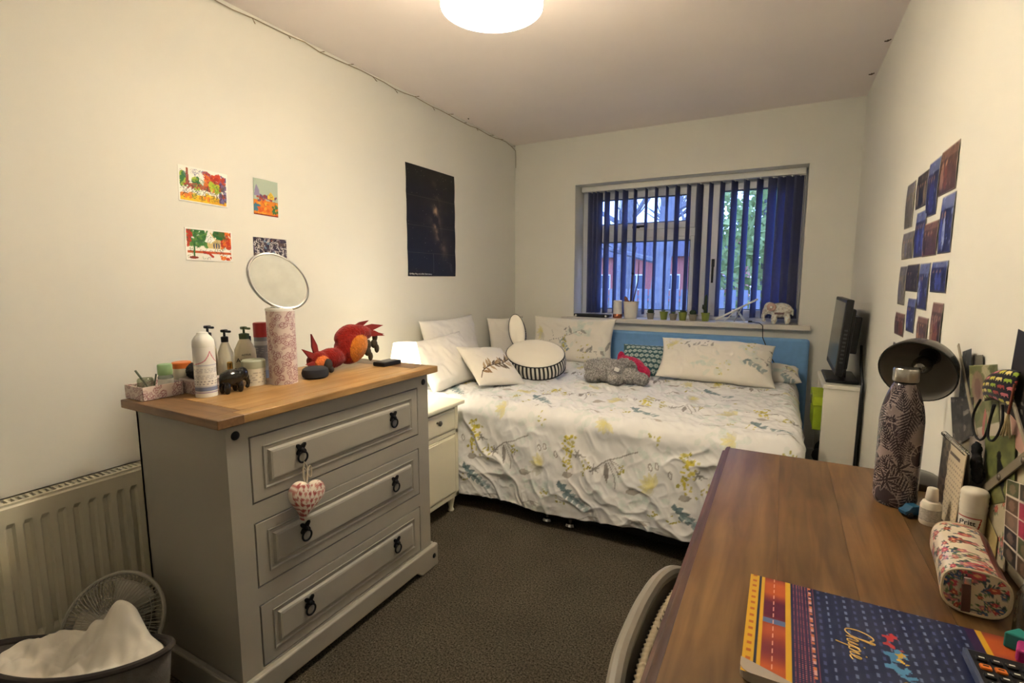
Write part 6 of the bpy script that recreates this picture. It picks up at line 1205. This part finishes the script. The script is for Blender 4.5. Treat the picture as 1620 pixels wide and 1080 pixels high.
S.rect(c0 + .02, .004, c0 + .028, .03, (150, 140, 124))
tube_print('tube_body', S, GR, DZ, DZ + .072, (gx_, gy_), t, None, None, va - PI); 
obj('cap', MB().lathe([(GR + .0006, DZ + .072)] + [(GR + (.0012 if k % 2 else .0002), DZ + .073 + k * .0045) for k in range(9)] + [(GR - .002, DZ + .113), (0, DZ + .114)], (gx_, gy_, 0), 36, capt=False), mat('white_plastic', (222, 214, 198), .4), t, smooth=True, angle=60)
tv = Vector((0, 0, 1)).cross(vd); mS = mat('black_lettering', (26, 24, 24), .5); text('brand_lettering', 'Pritt', .0135, mS, t, basis(Vector((gx_, gy_, DZ + .0505)) + vd * (GR + .0004) - tv * .006, tv, (0, 0, 1)), .0006)
cx_, cy_ = .281, 1.345; t = thing('toy_car', 'tiny blue toy car parked beside the drinks bottle', 'toy car', (cx_, cy_, DZ)); m_bc = mat('blue_toy_paint', (30, 78, 110), .25)
obj('car_body', MB().prism([(-.024, .006), (.024, .006), (.025, .014), (.014, .017), (.009, .026), (-.010, .026), (-.016, .018), (-.025, .015)], -.011, .011, (0, 2, 1)).xf(Matrix.Translation((cx_, cy_, DZ)) @ Matrix.Rotation(.5, 4, 'Z')), m_bc, t, bevel=.002)
for sx in (-.014, .014):
    for sy2 in (-.011, .011): obj('wheel', MB().lathe([(.006, -.002), (.0065, 0), (.006, .002)], (0, 0, 0), 14).xf(Matrix.Translation((cx_, cy_, DZ)) @ Matrix.Rotation(.5, 4, 'Z') @ Matrix.Translation((sx, sy2, .0065)) @ Matrix.Rotation(PI / 2, 4, 'X')), m_black, t, smooth=True)
# clear bottle and a two coloured eraser at the desk's wall side
px_, py_ = W(1618, 1000, 2, DZ)[:2]; lathe_thing('clear_bottle', 'small clear plastic bottle beside the pencil case', 'bottle', .343, .949, DZ, [('bottle_body', [(.0145, 0), (.016, .004), (.016, .06), (.012, .075), (.009, .08)], glass_mat('clear_plastic', (206, 206, 200), .22, .1)), ('cap', [(.010, .08), (.010, .092), (.008, .094)], m_white)])
ex_, ey_ = .317, .872; ez_ = fz + .0006; t = thing('eraser', 'teal and magenta wedge eraser lying on the corner of the navy folder', 'eraser', (ex_, ey_, ez_)); er = Matrix.Translation((ex_, ey_, ez_)) @ Matrix.Rotation(D(-20), 4, 'Z') @ Matrix.Scale(.78, 4)
obj('magenta_half', MB().box((-.012, -.03, 0), (.026, .012, .024)).xf(er), mat('magenta_rubber', (160, 36, 110), .6), t, bevel=.004); obj('teal_half', MB().prism([(-.03, 0), (.02, 0), (-.012, .034)], -.0, .03).xf(er @ Matrix.Translation((0, .004, 0))), mat('teal_rubber', (36, 140, 130), .6), t, bevel=.003)

# ------------------------------------------------------------------ memo board with photographs and keepsakes on the right wall
mbx = XR - .010
bd = thing('memo_board', 'padded ribbon memo board leaning on the wall behind the desk', 'memo board', (mbx, 1.10, DZ))
zt2 = 1.075; obj('padded_panel', MB().prism([(.45, DZ + .001), (1.46, DZ + .001), (1.46, zt2 - .05), (1.44, zt2 - .015), (1.40, zt2), (.45, zt2)], mbx, XR - .0005, (1, 2, 0)), mat('memo_linen', (186, 176, 152), .9, var=.12, vscale=26), bd, bevel=.003)
def wx(px, py, d): return Vector(W(px, py, 0, XR - d))
m_rb = mat('grey_ribbon', (120, 110, 92), .7); m_rb2 = mat('pale_ribbon', (156, 146, 126), .7)
def ribbon(p, q, d, w, m):
    a, b = wx(*p, d), wx(*q, d); v = (b - a); s = Vector((1, 0, 0)).cross(v).normalized() * w / 2; o = Vector((.0012, 0, 0)); k = [a - s, b - s, b + s, a + s]
    return obj('ribbon', MB().add([x - o for x in k] + [x + o for x in k], [(3, 2, 1, 0), (4, 5, 6, 7), (0, 1, 5, 4), (1, 2, 6, 5), (2, 3, 7, 6), (3, 0, 4, 7)]), m, bd)
ribbon((1530, 796), (1640, 708), .0175, .017, m_rb); ribbon((1590, 596), (1626, 712), .0190, .009, m_rb2); ribbon((1516, 545), (1545, 690), .0140, .009, m_rb2)
for p in ((1548, 781), (1580, 755), (1618, 728)): o_ = wx(*p, .0195); obj('button', MB().ell(tuple(o_), (.003, .006, .006), 12, 6), m_pewter, bd, smooth=True)
def card(label, quad, d, painter, w=.1, h=.14, name='card', cat='card', step=.0022, group='keepsake cards on the memo board'):
    d = d if d < .01 else .0108 + (d - .016) * .45
    a, b, c, e = [wx(*p, d) for p in quad]; S = Sheet(w, h, step, (200, 192, 176)); painter(S); o = S.mesh(name, quadf(S, a, b, e, c), None, PRINT()); so = o.modifiers.new('th', 'SOLIDIFY'); so.thickness = .0005; so.offset = 0; return tag(o, label, cat, group)
r = random.Random(44)
def bw(S): S.C[:] = (52, 48, 44); dabs(S, r, 40, ((24, 22, 22), (80, 76, 70), (130, 124, 114)), 0, 1, 0, 1, .004, .014); S.rect(S.w * .45, .02, S.w * .56, S.h * .8, (24, 22, 22), .8)
card('black and white photo tucked at the left edge of the memo board', ((1504, 628), (1540, 628), (1540, 690), (1508, 708)), .020, bw)
def dk_(S): S.C[:] = (70, 72, 72); dabs(S, r, 24, ((40, 42, 44), (110, 110, 104)), 0, 1, 0, 1, .004, .012)
card('narrow dark photo standing above the memo board edge', ((1523, 556), (1537, 551), (1534, 650), (1516, 640)), .016, dk_)
def gy2(S): S.C[:] = (110, 106, 96)
card('small plain grey note stuck on the wall above the board', ((1540, 562), (1555, 561), (1555, 582), (1540, 583)), .004, gy2)
def leafc(S):
    S.C[:] = (120, 122, 84); dabs(S, r, 40, ((96, 104, 66), (150, 150, 110), (176, 168, 140)), 0, 1, .35, 1, .006, .018); S.ell(.03, .10, .022, .03, 0, (140, 112, 100), .8); S.ell(.03, .10, .012, .018, 0, (112, 84, 80), .8); S.rect(0, 0, S.w, S.h * .26, (190, 178, 160)); S.leaf(.05, .006, .06, .012, 1.5, (186, 106, 104)); S.leaf(.05, .006, .05, .006, 1.4, (110, 130, 80))
card('green card with a brown rose and pink tulip', ((1533, 578), (1578, 576), (1582, 700), (1540, 716)), .018, leafc)
def greyc(S): S.C[:] = (160, 148, 136); dabs(S, r, 16, ((140, 128, 120), (176, 166, 156)), 0, 1, 0, 1, .006, .02)
card('plain dusty grey card below the green rose card', ((1534, 690), (1562, 690), (1562, 776), (1531, 772)), .021, greyc)
def bird(S): S.C[:] = (104, 110, 62); n = fbm(S.U * 60, S.V * 60, 7, 3); S.C = S.C * (.7 + .6 * n)[..., None]; S.ell(.055, .06, .011, .034, .2, (28, 30, 26)); S.ell(.05, .098, .008, .010, 0, (28, 30, 26)); S.line([(.058, .03), (.07, .008)], .005, (28, 30, 26))
card('mossy green card with a black bird on it', ((1558, 690), (1606, 688), (1605, 792), (1560, 800)), .023, bird)
def post(S): S.C[:] = (46, 40, 36); n = fbm(S.U * 26, S.V * 26, 17, 4); S.C = S.C * (.4 + 1.2 * n)[..., None]; dabs(S, r, 14, ((150, 140, 124), (96, 80, 70)), 0, 1, .1, .9, .002, .007)
card('large dark curling poster at the end of the memo board', ((1611, 520), (1690, 560), (1690, 740), (1588, 650)), .020, post, .16, .22, 'curled_poster', 'poster')
def pink(S): S.C[:] = (176, 138, 124)
card('pale pink card peeping out below the curling poster', ((1598, 655), (1640, 700), (1640, 740), (1603, 706)), .0215, pink)
def coll(S):
    S.C[:] = (206, 194, 180); cs = [(60, 54, 52), (160, 44, 76), (96, 72, 56), (50, 46, 52), (160, 44, 76), (84, 90, 60), (120, 100, 84)]
    for i in range(4):
        for j in range(5): S.rect(i * .03 + .0015, j * .034 + .0015, i * .03 + .0285, j * .034 + .0325, cs[(i * 2 + j * 3) % 7]); S.ell(i * .03 + .015, j * .034 + .016, .007, .011, 0, (150, 120, 100), .5 if cs[(i * 2 + j * 3) % 7][0] != 160 else 0)
card('photo collage sheet with crimson squares', ((1593, 757), (1690, 790), (1690, 1000), (1586, 878)), .0245, coll, .12, .17, 'photo_collage', 'photo collage')
def flo(S): S.C[:] = (176, 166, 140); posy(S, 9, 5)
card('cream card with small flowers behind the glue stick', ((1552, 792), (1592, 764), (1590, 905), (1558, 872)), .022, flo)
def yel(S): S.C[:] = (168, 152, 104)
card('yellowed upright card leaning behind the pencil case', ((1556, 800), (1578, 850), (1573, 896), (1552, 838)), .027, yel)
# face mask with tiny elephants, hung by its loops
ma = thing('face_mask', 'black face mask printed with tiny coloured elephants', 'face mask', tuple(wx(1575, 640, .03))); S = Sheet(.15, .095, .0011, (24, 22, 34)); r = random.Random(18)
for i in range(7):
    for j in range(5):
        u, v = .012 + i * .022 + (j % 2) * .010, .010 + j * .0195; c = ((196, 186, 70), (150, 176, 60), (196, 110, 120), (206, 190, 120), (150, 60, 60))[(i * 3 + j * 2) % 5]
        S.ell(u, v, .0066, .0044, 0, c); S.ell(u + .0068, v + .001, .0036, .0036, 0, c); S.line([(u + .009, v), (u + .0105, v - .005)], .002, c)
        for q in (-.004, .003): S.rect(u + q - .001, v - .007, u + q + .001, v, c)
a, b, c, e = [wx(*p, .031) for p in ((1555, 592), (1602, 584), (1588, 640), (1548, 630))]; qf = quadf(S, a, b, e, c)
def fm(u, v):
    X, Y, Z = qf(u, v); return (X - .020 * np.sin(u / S.w * PI) ** .7 * np.sin(v / S.h * PI) ** .5 + .01, Y, Z + .008 * np.sin(u / S.w * PI) - .004)
o = S.mesh('mask_cloth', fm, ma, CLOTHP()); so = o.modifiers.new('th', 'SOLIDIFY'); so.thickness = .002; so.offset = 0
m_el = mat('black_elastic', (14, 13, 14), .8)
for pts in (((1551, 632), (1540, 655), (1540, 680), (1548, 695), (1558, 690), (1566, 665), (1572, 640)), ((1574, 640), (1566, 665), (1563, 690), (1570, 697), (1580, 685), (1586, 665), (1586, 640))): obj('ear_loop', MB().tube(smoothp([tuple(wx(*p, .029)) for p in pts]), .0022, 6), m_el, ma, smooth=True)
tq = wx(1593, 672, .0255); t = thing('tassel', 'small beaded gold tassel hanging on the memo board', 'tassel', (tq.x, tq.y, tq.z - .03))
for k in range(9): obj('strand', MB().tube([(tq.x, tq.y, tq.z + .02), (tq.x - .004 * math.sin(k), tq.y + .010 * math.cos(k * .8), tq.z - .018 - .002 * (k % 3))], .0016, 5), mat('gold_thread', (140, 124, 84), .6, var=.4, vscale=90), t)
obj('tassel_cord', MB().tube([(tq.x, tq.y, tq.z + .02), (tq.x + .002, tq.y - .004, tq.z + .075)], .002, 6), mat('rust_cord', (120, 60, 44), .8), t)
q_ = wx(1545, 732, .0275); mb = MB().ell(tuple(q_), (.009, .017, .022)).ell(tuple(q_ + Vector((0, .008, .026))), (.009, .012, .016)).ell(tuple(q_ + Vector((0, -.012, -.018))), (.010, .016, .022))
tag(blob('cloth_bundle', mb, lambda P: np.tile(np.array([18., 17, 18]), (len(P), 1)), MATS['black_cloth'], None, .004, 4, .002), 'black cloth bundle hanging beside the desk calendar', 'cloth')
